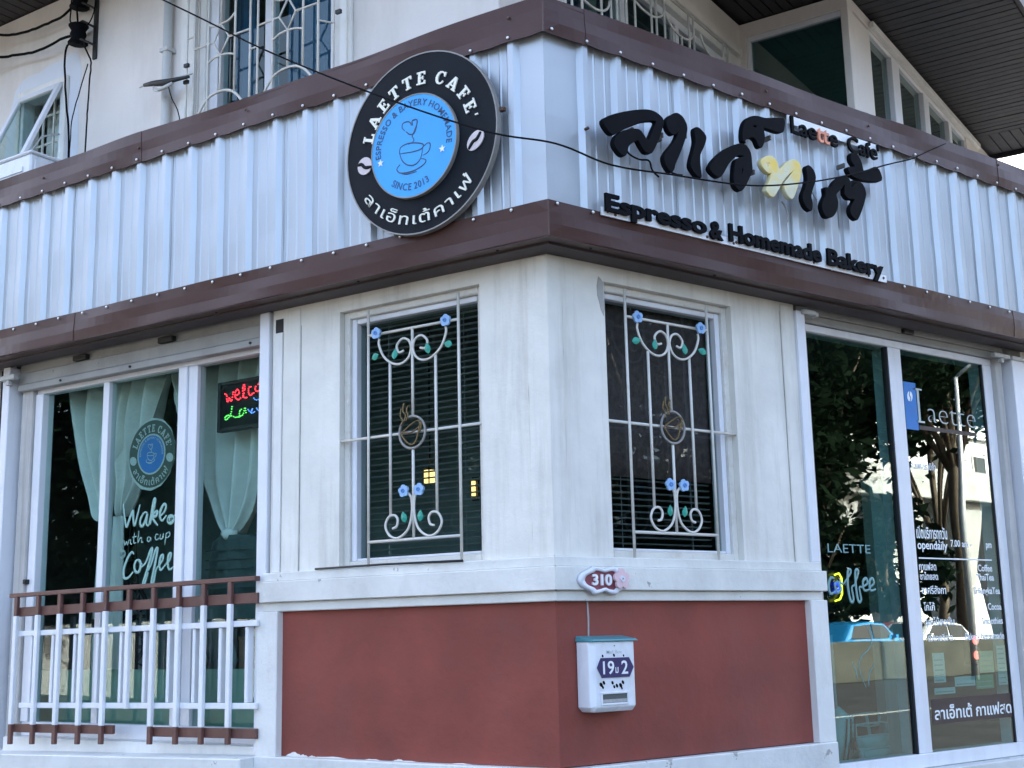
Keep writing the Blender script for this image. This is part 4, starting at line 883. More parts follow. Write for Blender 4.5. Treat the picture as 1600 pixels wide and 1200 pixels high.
mb = MB('L'); sash_box(4.60, 4.645, 0, 1, 0, .03, mb); sash_box(5.065, 5.11, 0, 1, 0, .03, mb); sash_box(4.645, 5.065, 0, .06, 0, .03, mb); sash_box(4.645, 5.065, .94, 1, 0, .03, mb)
S = part('sash', mb, 'alu_white', T, bevel=.003)
part('pane', sash_box(4.645, 5.065, .06, .94, .010, .016, MB('L')), 'glass_teal', S)
part('stay', MB('L').tube([(4.625, -.60, 5.0), (4.61, -.42, 4.92), (4.61, -.32, 4.75)], .007, 5), 'alu_grey', T)
for s in (4.73, 4.85, 4.98): part('bar', MB('L').box(s - .008, s + .008, -.70, -.688, 4.45, 5.38), 'grille_cream', T)
for z in (4.75, 5.03, 5.26): part('bar', MB('L').box(4.63, 5.08, -.712, -.7005, z - .008, z + .008), 'grille_cream', T)
part('curtain_strip', MB('L').sheet([[(4.86 + .02 * j, -.80 + .012 * math.sin(j * 2.0), z) for j in range(12)] for z in (4.45, 5.38)]), 'curtain_white', T)
# air conditioner on the canopy
T = thing('air_conditioner', 'white outdoor air conditioner unit under the open casement, half hidden by the fascia', 'air conditioner', 'L', (4.75, -.25, 4.10))
part('case', MB('L').box(4.37, 5.10, -.46, -.17, 4.12, 4.66), 'mailbox_white', T, bevel=.012)
part('top_cover', MB('L').box(4.362, 5.108, -.468, -.162, 4.661, 4.685), 'mailbox_white', T, bevel=.008)
part('side_panel', frame(MB('L'), 4.0, 4.01, 4.0, 4.01, .004, -.3, -.29) if False else MB('L').box(4.358, 4.369, -.44, -.20, 4.16, 4.62), 'mailbox_white', T, bevel=.004)
part('vent_frame', MB('L').box(4.350, 4.357, -.40, -.25, 4.30, 4.56), 'alu_grey', T, bevel=.003)
part('vent', MB('L').box(4.347, 4.3495, -.385, -.265, 4.32, 4.54), 'room_dark', T)
for i in range(7): part('louvre', MB('L').box(4.45, 5.05, -.169, -.160, 4.18 + .06 * i, 4.215 + .06 * i), 'mailbox_white', T)
part('foot', MB('L').box(4.40, 5.05, -.44, -.19, 3.95, 4.12), 'alu_grey', T)
# power line bracket with spools
T = thing('cable_bracket', 'black wall bracket with two spool insulators high on the left wall', 'bracket', 'L', (4.36, -.58, 5.5))
part('plate', MB('L').box(4.245, 4.285, -.598, -.585, 5.50, 6.10), 'iron_dark', T)
for z in (5.68, 5.97, 6.11):
    part('arm', MB('L').box(4.255, 4.275, -.586, -.46, z - .075, z - .067).box(4.255, 4.275, -.586, -.46, z + .067, z + .075), 'iron_dark', T)
    part('spool', MB('L').tube([(4.345, -.50, z - .07), (4.345, -.50, z - .03), (4.345, -.50, z), (4.345, -.50, z + .03), (4.345, -.50, z + .07)], [.075, .05, .062, .05, .075], 12), 'letter_black', T)
    part('yoke', MB('L').box(4.26, 4.37, -.53, -.47, z + .071, z + .082), 'iron_dark', T)
CAB = [[(5.9, -.2, 6.05), (5.317, -.45, 5.948), (5.11, -.5, 5.908), (4.91, -.5, 5.889), (4.715, -.5, 5.884), (4.526, -.5, 5.892), (4.35, -.5, 5.97)],
 [(5.9, -.2, 5.83), (5.299, -.45, 5.752), (5.095, -.5, 5.73), (4.895, -.5, 5.696), (4.701, -.5, 5.69), (4.513, -.5, 5.707), (4.35, -.5, 5.68)],
 [(4.36, -.5, 5.66), (4.434, -.5, 5.645), (4.486, -.5, 5.59), (4.484, -.5, 5.423), (4.447, -.5, 5.161), (4.401, -.5, 4.899), (4.39, -.5, 4.45)],
 [(4.28, -.5, 5.60), (4.242, -.5, 5.521), (4.185, -.5, 5.417), (4.191, -.5, 5.281), (4.201, -.5, 5.097), (4.204, -.5, 4.913), (4.21, -.5, 4.45)],
 [(4.217, -.5, 5.413), (4.296, -.5, 5.234), (4.365, -.5, 5.04), (4.382, -.5, 4.882), (4.39, -.5, 4.5)],
 [(4.40, -.5, 6.2), (4.45, -.5, 5.90), (4.43, -.5, 5.78), (4.36, -.5, 5.70)], [(4.24, -.5, 6.1), (4.16, -.5, 5.93), (4.19, -.5, 5.78), (4.28, -.5, 5.70)], [(4.33, -.49, 6.1), (4.335, -.47, 5.9), (4.33, -.49, 5.7)]]
LB = ['thick black cable running left from the upper spool', 'thick black cable running left from the lower spool', 'black cable looping down from the spools past the casement to the canopy', 'thin black cable hanging right of the spools to the canopy', 'thin black cable slanting from the right hanging cable to the left one', 'short black cable loop left of the spools', 'short black cable loop right of the spools', 'black jumper cable between the two spools']
for pl, r, lb in zip(CAB, (.0105, .0105, .0085, .0065, .0045, .006, .005, .008), LB):
    q = [(s + random.uniform(-.003, .003), n + random.uniform(-.002, .002), z + random.uniform(-.003, .003)) for s, n, z in smooth(pl, 4)]
    solo('cable', MB('L').tube(q, r, 6), 'cable_black', lb, 'cable', (pl[0][0], pl[0][1], pl[0][2]))
T = thing('cable_clamp', 'small black cable clamp sticking out of the wall beside the drain pipe', 'clamp', 'L', (3.39, -.5, 4.99))
part('rod', MB('L').tube([(3.575, -.45, 5.040), (3.50, -.45, 5.045), (3.30, -.45, 5.02), (3.05, -.45, 5.00)], .006, 5), 'alu_grey', T)
part('jaw', MB('L').tube([(3.53, -.45, 5.045), (3.45, -.45, 5.035), (3.40, -.45, 5.025), (3.33, -.45, 5.01), (3.25, -.45, 5.005), (3.08, -.45, 4.985)], [.012, .018, .022, .024, .017, .010], 7), 'iron_dark', T)
part('lower_jaw', MB('L').tube([(3.42, -.45, 5.0), (3.38, -.45, 4.97), (3.30, -.45, 4.972), (3.24, -.45, 4.985)], [.006, .012, .017, .012], 6), 'alu_grey', T)
part('hook', MB('L').tube(smooth([(3.43, -.45, 5.03), (3.435, -.45, 4.985), (3.39, -.45, 4.965), (3.34, -.45, 4.985)], 4), .004, 5), 'alu_grey', T)
part('wire', MB('L').tube(smooth([(3.28, -.45, 4.97), (3.255, -.46, 4.88), (3.22, -.5, 4.75), (3.215, -.55, 4.4)], 4), .004, 5), 'cable_black', T)
T = thing('drain_pipe', 'grey drain pipe on the upper wall left of the large window', 'pipe', 'L', (3.42, -.56, 4.2))
part('pipe', MB('L').tube([(3.425, -.555, 3.6), (3.425, -.555, 6.11)], .033, 12), 'alu_grey', T)
part('clip', MB('L').box(3.385, 3.465, -.60, -.518, 5.30, 5.325), 'alu_grey', T)
part('rib', MB('L').box(3.475, 3.50, -.60, -.58, 3.6, 6.1), 'trim_white', T)
# the black service cable sagging across both facades
wp = [world('L', (4.6, 1.2, 6.40)), world('L', (2.125, .60, 4.806)), world('L', (1.387, .53, 4.318)), world('L', (.66, .455, 3.892)), world('L', (.03, .45, 3.556)), world('R', (-.27, .42, 3.432)), world('R', (.082, .40, 3.412)), world('R', (.507, .38, 3.457)), world('R', (1.068, .38, 3.515)), world('R', (1.538, .38, 3.627)), world('R', (1.937, .37, 3.757)), world('R', (2.369, .32, 3.925)), world('R', (2.62, .27, 4.02)), world('R', (2.82, .225, 4.098))]
solo('service_cable', MB('W').tube(smooth(wp, 8), .0046, 8), 'cable_black', 'long black cable sagging across the round sign and the Thai letters', 'cable', tuple(wp[0]))
wp = [world('R', (2.82, .224, 4.105)), world('R', (3.009, .224, 4.197)), world('R', (3.158, .221, 4.268))]
solo('service_cable', MB('W').tube(smooth(wp, 5), .003, 5), 'cable_black', 'thin black cable end running up the upper trim at right', 'cable', tuple(wp[0]))

# ------------------------------------------------------------------ inside the left shop front
def drape(name, label, rows_l, rows_r, nb, folds, amp, mt='curtain_white', k=48):
    """cloth between two side curves [(s, z)...]; folds tighten where it is gathered"""
    T = thing(name, label, 'curtain', 'L', (rows_l[0][0], nb, rows_l[-1][1]), 'white curtains tied in knots')
    l, r = smooth([(a, 0, b) for a, b in rows_l], 4), smooth([(a, 0, b) for a, b in rows_r], 4); rows = []
    for i, (p, q) in enumerate(zip(l, r)):
        row = []
        for j in range(k + 1):
            u = j / k; wv = math.sin(u * folds * 2 * math.pi + .5 * math.sin(i * .35)) * amp * (1 - .30 * i / len(l)) + .016 * math.sin(u * 19 + i * .35) + .010 * math.sin(u * 31 - i * .6)
            row.append((p[0] + (q[0] - p[0]) * u, nb + wv, p[2] + (q[2] - p[2]) * u))
        rows.append(row)
    part('cloth', MB('L').sheet(rows), mt, T); return T
T = drape('curtain', 'white curtain swept to the right with a tied tail in the left pane', [(3.99, 2.93), (3.93, 2.62), (3.83, 2.30), (3.74, 2.10), (3.66, 2.02)], [(3.40, 2.93), (3.45, 2.62), (3.50, 2.35), (3.56, 2.12), (3.60, 2.02)], -.34, 3.5, .055)
part('cloth_tail', MB('L').sheet([[(3.60 + (.075 + .05 * t) * (j / 8 - .3), -.32 + .02 * math.sin(j * 1.6), 2.02 - .62 * t) for j in range(9)] for t in (0, .3, .6, 1)]), 'curtain_white', T)
T = drape('curtain', 'white curtain pulled into a knot behind the round window sticker', [(3.53, 2.94), (3.53, 2.65), (3.52, 2.40), (3.49, 2.16), (3.46, 2.04)], [(3.03, 2.92), (3.10, 2.70), (3.20, 2.44), (3.31, 2.20), (3.40, 2.04)], -.33, 3.1, .05)
part('cloth_tail', MB('L').sheet([[(3.43 + (.08 + .07 * t) * (j / 8 - .4), -.30 + .02 * math.sin(j * 1.8), 2.04 - .95 * t) for j in range(9)] for t in (0, .3, .6, 1)]), 'curtain_white', T)
drape('curtain', 'narrow white curtain edge beside the thick mullion', [(3.00, 2.92), (2.98, 2.80), (2.96, 2.70), (2.94, 2.62), (2.93, 2.56)], [(2.85, 2.92), (2.85, 2.80), (2.85, 2.70), (2.85, 2.62), (2.88, 2.56)], -.33, 1.5, .02)
T = drape('curtain', 'white curtain gathered to a low knot below the lit sign', [(2.77, 2.94), (2.76, 2.60), (2.73, 2.25), (2.62, 2.00), (2.51, 1.86)], [(2.05, 2.94), (2.10, 2.60), (2.19, 2.25), (2.31, 2.00), (2.43, 1.86)], -.36, 4.2, .065)
part('knot', MB('L').tube([(2.53, -.33, 1.875), (2.47, -.30, 1.865), (2.41, -.33, 1.87)], [.02, .035, .02], 8), 'curtain_white', T)
T = thing('cloth_bag', 'dark striped cloth bag hanging below the curtain knot', 'bag', 'L', (2.42, -.33, 1.50))
part('bag', MB('L').sheet([[((2.66 - .46 * j / 14 - 2.43) * (.62 if z > 1.85 else .88 if z > 1.8 else 1) + 2.43, -.34 + .05 * math.sin(math.pi * j / 14) + .006 * math.sin(j * 2.1), z) for j in range(15)] for z in (1.48, 1.6, 1.72, 1.83, 1.86)], .03), 'denim_dark', T)
for i in range(5): part('stripe', MB('L').box(2.24, 2.63, -.292, -.284, 1.55 + .055 * i, 1.556 + .055 * i), 'denim_dark', T)
T = thing('led_sign', 'lit sign panel with red and green dotted lettering hanging in the right pane', 'sign', 'L', (2.2, -.2, 2.46))
part('panel', MB('L').box(1.93, 2.448, -.225, -.19, 2.465, 2.755), 'led_panel', T, bevel=.005)
part('panel_frame', frame(MB('L'), 1.925, 2.453, 2.460, 2.760, .022, -.226, -.183), 'iron_dark', T, bevel=.003)
def dots(paths, mt, name, r=.0034, step=.0095):
    mb = MB('L')
    for pl in paths:
        q = [Vector(p) for p in smooth([(a, -.186, b) for a, b in pl], 8)]; acc = 0
        for a, b in zip(q, q[1:]):
            acc += (b - a).length
            if acc > step:
                acc = 0; x, z = b.x + random.uniform(-.002, .002), b.z + random.uniform(-.002, .002)
                mb.tube([(x, -.19, z), (x, -.185, z), (x, -.1825, z)], [r, r, .001], 6)
    part(name, mb, mt, T, kind='stuff')
x0 = 2.405
dots([[(x0, 2.685), (x0 - .025, 2.68), (x0 - .032, 2.635), (x0 - .05, 2.66), (x0 - .068, 2.635), (x0 - .08, 2.69)], [(x0 - .10, 2.665), (x0 - .13, 2.675), (x0 - .12, 2.70), (x0 - .10, 2.69), (x0 - .10, 2.655), (x0 - .125, 2.64), (x0 - .15, 2.65)], [(x0 - .165, 2.645), (x0 - .16, 2.70), (x0 - .17, 2.725), (x0 - .178, 2.70), (x0 - .165, 2.65), (x0 - .195, 2.645)],
  [(x0 - .235, 2.70), (x0 - .215, 2.705), (x0 - .205, 2.68), (x0 - .22, 2.655), (x0 - .25, 2.665)], [(x0 - .275, 2.71), (x0 - .26, 2.69), (x0 - .275, 2.67), (x0 - .30, 2.68), (x0 - .305, 2.70), (x0 - .28, 2.712)], [(x0 - .32, 2.68), (x0 - .325, 2.72), (x0 - .345, 2.70), (x0 - .36, 2.725), (x0 - .375, 2.69), (x0 - .39, 2.725), (x0 - .40, 2.69)]], 'led_red', 'red_lettering')
dots([[(x0 - .075, 2.615), (x0 - .065, 2.56), (x0 - .03, 2.53), (x0 - .015, 2.545), (x0 - .05, 2.555), (x0 - .11, 2.535), (x0 - .15, 2.54)], [(x0 - .165, 2.585), (x0 - .14, 2.57), (x0 - .135, 2.545), (x0 - .165, 2.545), (x0 - .18, 2.585), (x0 - .19, 2.545)]], 'led_green', 'green_lettering', .0036)
dots([[(x0 - .20, 2.58), (x0 - .225, 2.555), (x0 - .245, 2.575), (x0 - .23, 2.545), (x0 - .26, 2.55)], [(x0 - .27, 2.58), (x0 - .29, 2.555), (x0 - .31, 2.57), (x0 - .33, 2.60), (x0 - .35, 2.56)], [(x0 - .24, 2.64), (x0 - .28, 2.62), (x0 - .33, 2.635)]], 'led_blue', 'blue_lettering', .0034)
# sticker and lettering on the panes
T = thing('window_sticker', 'round cafe sticker with a blue centre on the middle pane of the left shop front', 'sticker', 'L', (2.966, -.126, 2.375))
sn = -.1420; scs, scz = 2.968, 2.376
part('backing', MB('L').disc(scs, scz, .226, sn, sn + .0012, 14, .94, .2), 'decal_pale', T)
part('ring', MB('L').disc(scs - .004, scz + .002, .208, sn + .0014, sn + .0022, 36), 'decal_green', T)
part('blue_centre', MB('L').disc(scs, scz, .122, sn + .0036, sn + .0044, 32), 'decal_blue', T)
part('centre_rim', MB('L').ring(scs, scz, .116, .126, sn + .0024, sn + .0052, 36), 'decal_pale', T)
arc_text('', 'L', T, scs, scz, .138, 88, 150, sn + .0024, 'decal_pale', .001, 0, .046, 'ring_lettering', True, serif_glyphs("LAETTE CAFE'", .12), each=False)
arc_text('ลาเอ็ทเต้คาเฟ่', 'L', T, scs, scz, .150, 268, 118, sn + .0024, 'decal_pale', .001, .012, .040, 'ring_lettering', False, each=False)
arc_text('ESPRESSO & BAYERY HOMEMADE', 'L', T, scs, scz, .094, 90, 190, sn + .0046, 'decal_pale', .0008, .004, .014, 'centre_lettering', True, each=False)
for a in (190, 348): part('coffee_bean', MB('L').disc(scs - math.cos(R_(a)) * .168, scz + math.sin(R_(a)) * .168, .026, sn + .0024, sn + .0034, 18, 1.25, .5), 'decal_pale', T)
stroke(T, 'L', [[(scs + (a - .592) * .42, scz + (b - 3.672) * .42 + .005) for a, b in pl] for pl in CUP], sn + .0050, .0028, 'decal_pale', 'cup_drawing', .2, 4)
T = thing('wake_up_lettering', 'pale brush lettering about coffee on the middle pane below the round sticker', 'lettering', 'L', (2.95, -.126, 1.85))
ln = -.1370
stroke(T, 'L', [[(3.207, 2.092), (3.196, 2.02), (3.172, 1.945), (3.150, 1.985), (3.118, 2.040), (3.112, 1.99), (3.098, 1.948), (3.075, 2.01), (3.055, 2.074)], [(2.985, 2.016), (3.012, 2.022), (3.045, 1.985), (3.046, 1.952), (3.026, 1.940), (3.0, 1.975), (2.985, 2.012), (2.992, 1.955), (2.972, 1.938)], [(2.972, 1.938), (2.950, 2.01), (2.930, 2.093), (2.918, 2.085), (2.938, 2.01), (2.958, 1.945)], [(2.958, 1.962), (2.925, 2.010), (2.897, 2.022), (2.905, 1.995), (2.937, 1.986), (2.912, 1.955), (2.888, 1.936)], [(2.880, 1.985), (2.838, 2.012), (2.820, 2.045), (2.840, 2.060), (2.868, 2.025), (2.872, 1.985), (2.850, 1.963), (2.815, 1.992)]], ln, .0108, 'decal_teal')
b = part('badge', MB('L').disc(2.776, 1.965, .031, ln, ln + .001, 20, 1.1).tube([(2.745, ln, 1.985), (2.722, ln, 1.99)], .006, 5), 'decal_teal', T)
place_text('UP', 'L', b, 2.800, 2.755, 1.953, ln + .001, 'decal_green', .0008, .02, .022)
b = part('badge', MB('L').disc(3.198, 1.782, .026, ln, ln + .001, 20, 1.1), 'decal_pale', T)
place_text('UP', 'L', b, 3.215, 3.18, 1.773, ln + .001, 'decal_green', .0008, .02, .018)
stroke(T, 'L', [[(3.190, 1.865), (3.182, 1.835), (3.165, 1.855), (3.158, 1.835), (3.140, 1.868)], [(3.128, 1.868), (3.130, 1.842), (3.115, 1.838)], [(3.095, 1.905), (3.102, 1.86), (3.095, 1.840), (3.078, 1.846)], [(3.116, 1.878), (3.075, 1.882)], [(3.055, 1.915), (3.064, 1.842), (3.045, 1.868), (3.030, 1.868), (3.030, 1.842), (3.015, 1.846)], [(2.952, 1.868), (2.975, 1.870), (2.978, 1.850), (2.960, 1.845), (2.948, 1.866), (2.944, 1.846)], [(2.880, 1.878), (2.900, 1.884), (2.908, 1.862), (2.895, 1.850), (2.873, 1.862)], [(2.862, 1.884), (2.866, 1.856), (2.845, 1.856), (2.838, 1.884), (2.838, 1.856)], [(2.812, 1.888), (2.822, 1.815)], [(2.815, 1.880), (2.788, 1.890), (2.780, 1.872), (2.800, 1.858), (2.815, 1.862)]], ln, .0046, 'decal_teal')
stroke(T, 'L', [[(3.095, 1.775), (3.115, 1.788), (3.150, 1.755), (3.182, 1.69), (3.178, 1.638), (3.140, 1.635), (3.095, 1.67)], [(3.045, 1.738), (3.072, 1.735), (3.088, 1.705), (3.078, 1.672), (3.050, 1.664), (3.032, 1.690), (3.036, 1.725), (3.052, 1.738), (3.030, 1.715), (3.015, 1.712)], [(3.030, 1.690), (2.985, 1.720), (2.950, 1.785), (2.932, 1.800), (2.945, 1.74), (2.995, 1.62), (3.005, 1.592), (2.985, 1.60), (2.962, 1.66)], [(2.962, 1.670), (2.935, 1.710), (2.905, 1.785), (2.885, 1.798), (2.895, 1.74), (2.925, 1.62), (2.930, 1.588), (2.910, 1.60), (2.893, 1.67), (2.870, 1.695)], [(2.870, 1.695), (2.838, 1.725), (2.835, 1.755), (2.855, 1.745), (2.865, 1.700), (2.850, 1.668), (2.810, 1.700)], [(2.810, 1.700), (2.775, 1.725), (2.765, 1.760), (2.785, 1.755), (2.792, 1.705), (2.775, 1.668), (2.735, 1.685)]], ln, .0108, 'decal_teal')
# things on and behind the low board
T = solo('low_board', MB('L').box(1.95, 4.30, -.36, -.33, .66, 1.085), 'board_green', 'pale green low board behind the railing', 'panel', (3.1, -.34, .66))
T = solo('display_shelf', MB('L').box(1.95, 4.30, -.75, -.37, 1.02, 1.05), 'timber', 'dark wooden display shelf behind the green board', 'shelf', (3.1, -.5, 1.02))
T = thing('framed_notice', 'white framed notice standing behind the railing at left', 'picture', 'L', (3.6, -.45, 1.05))
part('frame', frame(MB('L'), 3.42, 3.88, 1.051, 1.33, .02, -.47, -.44), 'iron_dark', T); part('sheet', MB('L').box(3.44, 3.86, -.465, -.455, 1.071, 1.31), 'paper_white', T)
for i in range(4): part('printed_line', MB('L').box(3.5 + .03 * i, 3.80, -.4545, -.4535, 1.12 + .045 * i, 1.135 + .045 * i), 'decal_green', T)
T = thing('lattice_tower', 'dark ornamental lattice tower standing in the left pane', 'ornament', 'L', (3.85, -.75, 1.05))
mb = MB('L'); 
for q in (-1, 1): mb.tube([(3.85 + q * .22, -.75, 1.05), (3.85 + q * .10, -.75, 1.40), (3.85 + q * .045, -.75, 1.75), (3.85, -.75, 2.25)], [.022, .018, .012, .006], 5)
part('legs', mb, 'iron_dark', T)
for z, w_ in ((1.22, .17), (1.42, .11), (1.62, .07), (1.80, .045)): part('deck', MB('L').box(3.85 - w_, 3.85 + w_, -.79, -.71, z - .012, z + .012), 'iron_dark', T)
for i in range(6):
    z = 1.08 + .12 * i; a = .2 - .03 * i; part('lattice', MB('L').tube([(3.85 - a, -.75, z), (3.85 + a * .8, -.75, z + .11)], .007, 4).tube([(3.85 + a, -.75, z), (3.85 - a * .8, -.75, z + .11)], .007, 4), 'iron_dark', T)
T = thing('bicycle_wheel', 'dark bicycle wheel standing behind the left pane', 'wheel', 'L', (3.72, -.55, 1.06))
part('tyre', MB('L').tube([(3.72 + .30 * math.cos(t), -.55, 1.365 + .30 * math.sin(t)) for t in [2 * math.pi * i / 40 for i in range(40)]], .014, 6, closed=True), 'tyre', T)
part('hub', MB('L').tube([(3.72, -.58, 1.365), (3.72, -.52, 1.365)], .02, 8), 'steel_grey', T)
for i in range(16): part('spoke', MB('L').tube([(3.72, -.55, 1.365), (3.72 + .29 * math.cos(i * .3927), -.55, 1.365 + .29 * math.sin(i * .3927))], .0016, 4), 'steel_grey', T)
for nm, lb, ct, s0, s1, n0, n1, z0, z1, mt in (('gift_box', 'red gift box on the shelf behind the railing', 'box', 3.03, 3.14, -.55, -.45, 1.051, 1.24, 'car_red'), ('cardboard_box', 'brown cardboard box behind the railing near its right end', 'box', 2.36, 2.50, -.56, -.44, 1.051, 1.25, 'timber'), ('speaker_box', 'dark cabinet on the shelf behind the middle pane', 'cabinet', 2.70, 2.95, -.72, -.56, 1.051, 1.36, 'room_dark')):
    T = thing(nm, lb, ct, 'L', ((s0 + s1) / 2, (n0 + n1) / 2, z0))
    part('body', MB('L').box(s0, s1, n0, n1, z0, z1), mt, T, bevel=.004); part('lid', MB('L').box(s0 - .004, s1 + .004, n0 - .004, n1 + .004, z1 + .0005, z1 + .02), mt, T, bevel=.003)
def pot(nm, lb, ct, s, n, z, prof, mt, cap=None):
    T = thing(nm, lb, ct, 'L', (s, n, z)); part('body', MB('L').tube([(s, n, z + h) for h, r in prof], [r for h, r in prof], 14), mt, T)
    if cap: part('cap', MB('L').tube([(s, n, z + prof[-1][0] + .001), (s, n, z + prof[-1][0] + .04)], .022, 10), cap, T)
pot('bottle', 'tall white bottle on the shelf behind the right end of the railing', 'bottle', 2.16, -.48, 1.051, [(0, .04), (.10, .042), (.20, .04), (.26, .018), (.30, .016)], 'paper_white', 'decal_green')
pot('bottle', 'short white bottle left of the tall one on the shelf', 'bottle', 2.27, -.50, 1.051, [(0, .035), (.09, .036), (.14, .034), (.17, .015)], 'paper_white', 'decal_blue')
pot('jar', 'yellow jar beside the red gift box on the shelf', 'jar', 2.88, -.48, 1.051, [(0, .05), (.08, .055), (.12, .045)], 'paper_yellow', 'plaque_blue')
pot('vase', 'white vase with a narrow neck behind the middle pane', 'vase', 2.63, -.48, 1.051, [(0, .035), (.08, .06), (.16, .04), (.22, .02), (.25, .028)], 'plastic_teal')
T = thing('pendant_lamp', 'small lit lattice lamp seen through the blind of the left window', 'lamp', 'L', (1.49, -1.0, 2.13))
part('glow', MB('L').tube([(1.49, -1.0, 2.150), (1.49, -1.0, 2.225)], .035, 10), 'lamp_glow', T)
for i in range(6): part('lattice', MB('L').tube([(1.49 + .042 * math.cos(i * 1.05), -1.0 + .042 * math.sin(i * 1.05), 2.135), (1.49 + .042 * math.cos(i * 1.05), -1.0 + .042 * math.sin(i * 1.05), 2.245)], .004, 4), 'iron_dark', T)
part('stem', MB('L').tube([(1.49, -1.0, 2.25), (1.49, -1.0, 3.1)], .005, 5), 'iron_dark', T)
T = thing('wall_lamp', 'slim lit lamp at the right edge of the left window', 'lamp', 'L', (.884, -.6, 1.97))
part('tube', MB('L').tube([(.884, -.6, 1.995), (.884, -.6, 2.075)], .012, 8), 'lamp_glow', T); part('holder', MB('L').box(.865, .905, -.63, -.615, 1.97, 2.10), 'iron_dark', T)

# ------------------------------------------------------------------ on and behind the right shop front
T = thing('door_lettering', 'white and blue opening hours and menu lettering on the right hand pane', 'lettering', 'R', (3.3, -.085, .7))
dn = -.0868
def pt(s, x0, x1, z, h, mt='decal_white', bold=.014, name='line'):
    return place_text(s, 'R', T, x0, x1, z, dn, mt, .0012, bold, h, name)
b = part('blue_panel', MB('R').box(2.932, 3.058, dn, dn + .001, 2.445, 2.746), 'decal_blue', T)
part('coffee_bean', MB('R').disc(2.990, 2.655, .034, dn + .0012, dn + .002, 20, .78, -.3), 'decal_white', b)
part('bean_groove', MB('R').tube(smooth([(2.995, dn + .002, 2.69), (2.985, dn + .002, 2.665), (2.998, dn + .002, 2.645), (2.985, dn + .002, 2.62)], 4), .004, 5, .3), 'decal_blue', b)
part('tall_letter', MB('R').box(3.066, 3.088, dn, dn + .001, 2.508, 2.704).box(3.034, 3.120, dn, dn + .001, 2.7045, 2.715).box(3.046, 3.128, dn, dn + .001, 2.496, 2.5075), 'decal_pale', T)
place_text('aette', 'R', T, 3.165, 3.690, 2.506, dn, 'decal_pale', .0012, -.022, .100, 'letter', True)
part('bar', MB('R').box(3.064, 3.690, dn, dn + .001, 2.452, 2.478), 'decal_brown', T)
part('line', MB('R').box(2.948, 3.730, dn, dn + .001, 1.646, 1.654), 'decal_white', T)
pt('กาแฟอาราบิก้า', 2.945, 3.20, 2.20, .05)
pt('เปิดบริการทุกวัน', 2.944, 3.262, 1.772, .075); pt('opendaily', 2.945, 3.256, 1.706, .052); pt('7.00 am -', 3.292, 3.52, 1.728, .042); pt('pm', 3.680, 3.742, 1.728, .03)
for a, x0, x1, b, y0, z in (('กาแฟสด', 2.942, 3.118, 'Coffee', 3.566, 1.578), ('ชาไทยสด', 2.945, 3.128, 'ThaiTea', 3.540, 1.520), ('ชาศรีลังกา', 2.950, 3.20, 'SrilangkaTea', 3.500, 1.435), ('โกโก้', 2.958, 3.070, 'Cocoa', 3.640, 1.335), ('ผลไม้สดปั่น', 2.968, 3.260, 'Smoothies', 3.560, 1.246), ('เบเกอรี่สด', 2.976, 3.228, 'Bakery homemade', 3.364, 1.152)):
    pt(a, x0, x1, z, .050 if 'ั' in a or 'โ' in a else .046); pt(b, y0, {'Coffee': 3.725, 'ThaiTea': 3.735}.get(b, 3.79), z, .042)
part('dark_band', MB('R').box(2.955, 3.812, dn, dn + .001, .665, .812), 'decal_brown', T)
place_text('ลาเอ็ทเต้ กาแฟสด', 'R', T, 2.978, 3.795, .692, dn + .001, 'decal_white', .001, .016, .082, 'band_lettering')
for lb, s0, s1, z0, z1, mt in (('tall white price list taped inside the right pane', 3.015, 3.135, .905, 1.080, 'paper_white'), ('white printed note below the price list', 3.010, 3.222, .836, .874, 'paper_white'), ('wide pale note beside the price list', 3.226, 3.440, .874, .932, 'paper_white'), ('green note right of the wide pale note', 3.450, 3.640, .850, .934, 'paper_green'), ('large white notice at the right edge of the right pane', 3.700, 3.800, .865, 1.110, 'paper_white'), ('yellowish note behind the green one', 3.50, 3.66, .945, 1.08, 'paper_yellow')):
    T2 = thing('paper_note', lb, 'note', 'R', (s0, -.10, z0), 'notes taped inside the right pane')
    part('sheet', MB('R').box(s0, s1, -.0965, -.0945, z0, z1), mt, T2)
    for i in range(max(1, int((z1 - z0) / .03))): part('print', MB('R').box(s0 + .012, s1 - .02, -.0944, -.0940, z0 + .01 + .03 * i, z0 + .017 + .03 * i), 'slat_grey', T2)
T = thing('steam_lettering', 'pale cafe name and steam drawing on the left pane of the right shop front', 'lettering', 'R', (2.3, -.095, 1.4))
place_text('LAETTE', 'R', T, 2.102, 2.493, 1.668, -.0968, 'decal_soft', .001, -.004, .050, 'line')
sw = lambda pls: [[(2.089 + x * .43, 1.40 + z * .17) for x, z in pl] for pl in pls]
stroke(T, 'R', sw([[(.13, .70), (.05, .72), (.0, .45), (.03, .20), (.13, .28)], [(.20, .62), (.13, .50), (.17, .24), (.25, .34), (.22, .60), (.30, .50)], [(.30, .50), (.46, .85), (.48, 1.0), (.42, .95), (.40, .40), (.44, -.05), (.50, .0), (.48, .40), (.54, .48)], [(.54, .48), (.62, .80), (.64, 1.0), (.58, .95), (.57, .40), (.60, -.05), (.66, .0), (.64, .40), (.70, .42)], [(.70, .42), (.82, .55), (.80, .72), (.73, .62), (.74, .32), (.86, .35)], [(.86, .42), (.96, .55), (.94, .72), (.87, .62), (.88, .32), (1.0, .36)]]), -.0962, .0105, 'decal_soft')
stroke(T, 'R', [[(2.40, 1.26), (2.445, 1.17), (2.41, 1.12), (2.33, 1.07), (2.315, 1.0), (2.36, .905)], [(2.445, 1.03), (2.40, .98), (2.385, .91)], [(2.25, 1.05), (2.28, 1.0), (2.29, .95)]], -.0962, .004, 'decal_soft')
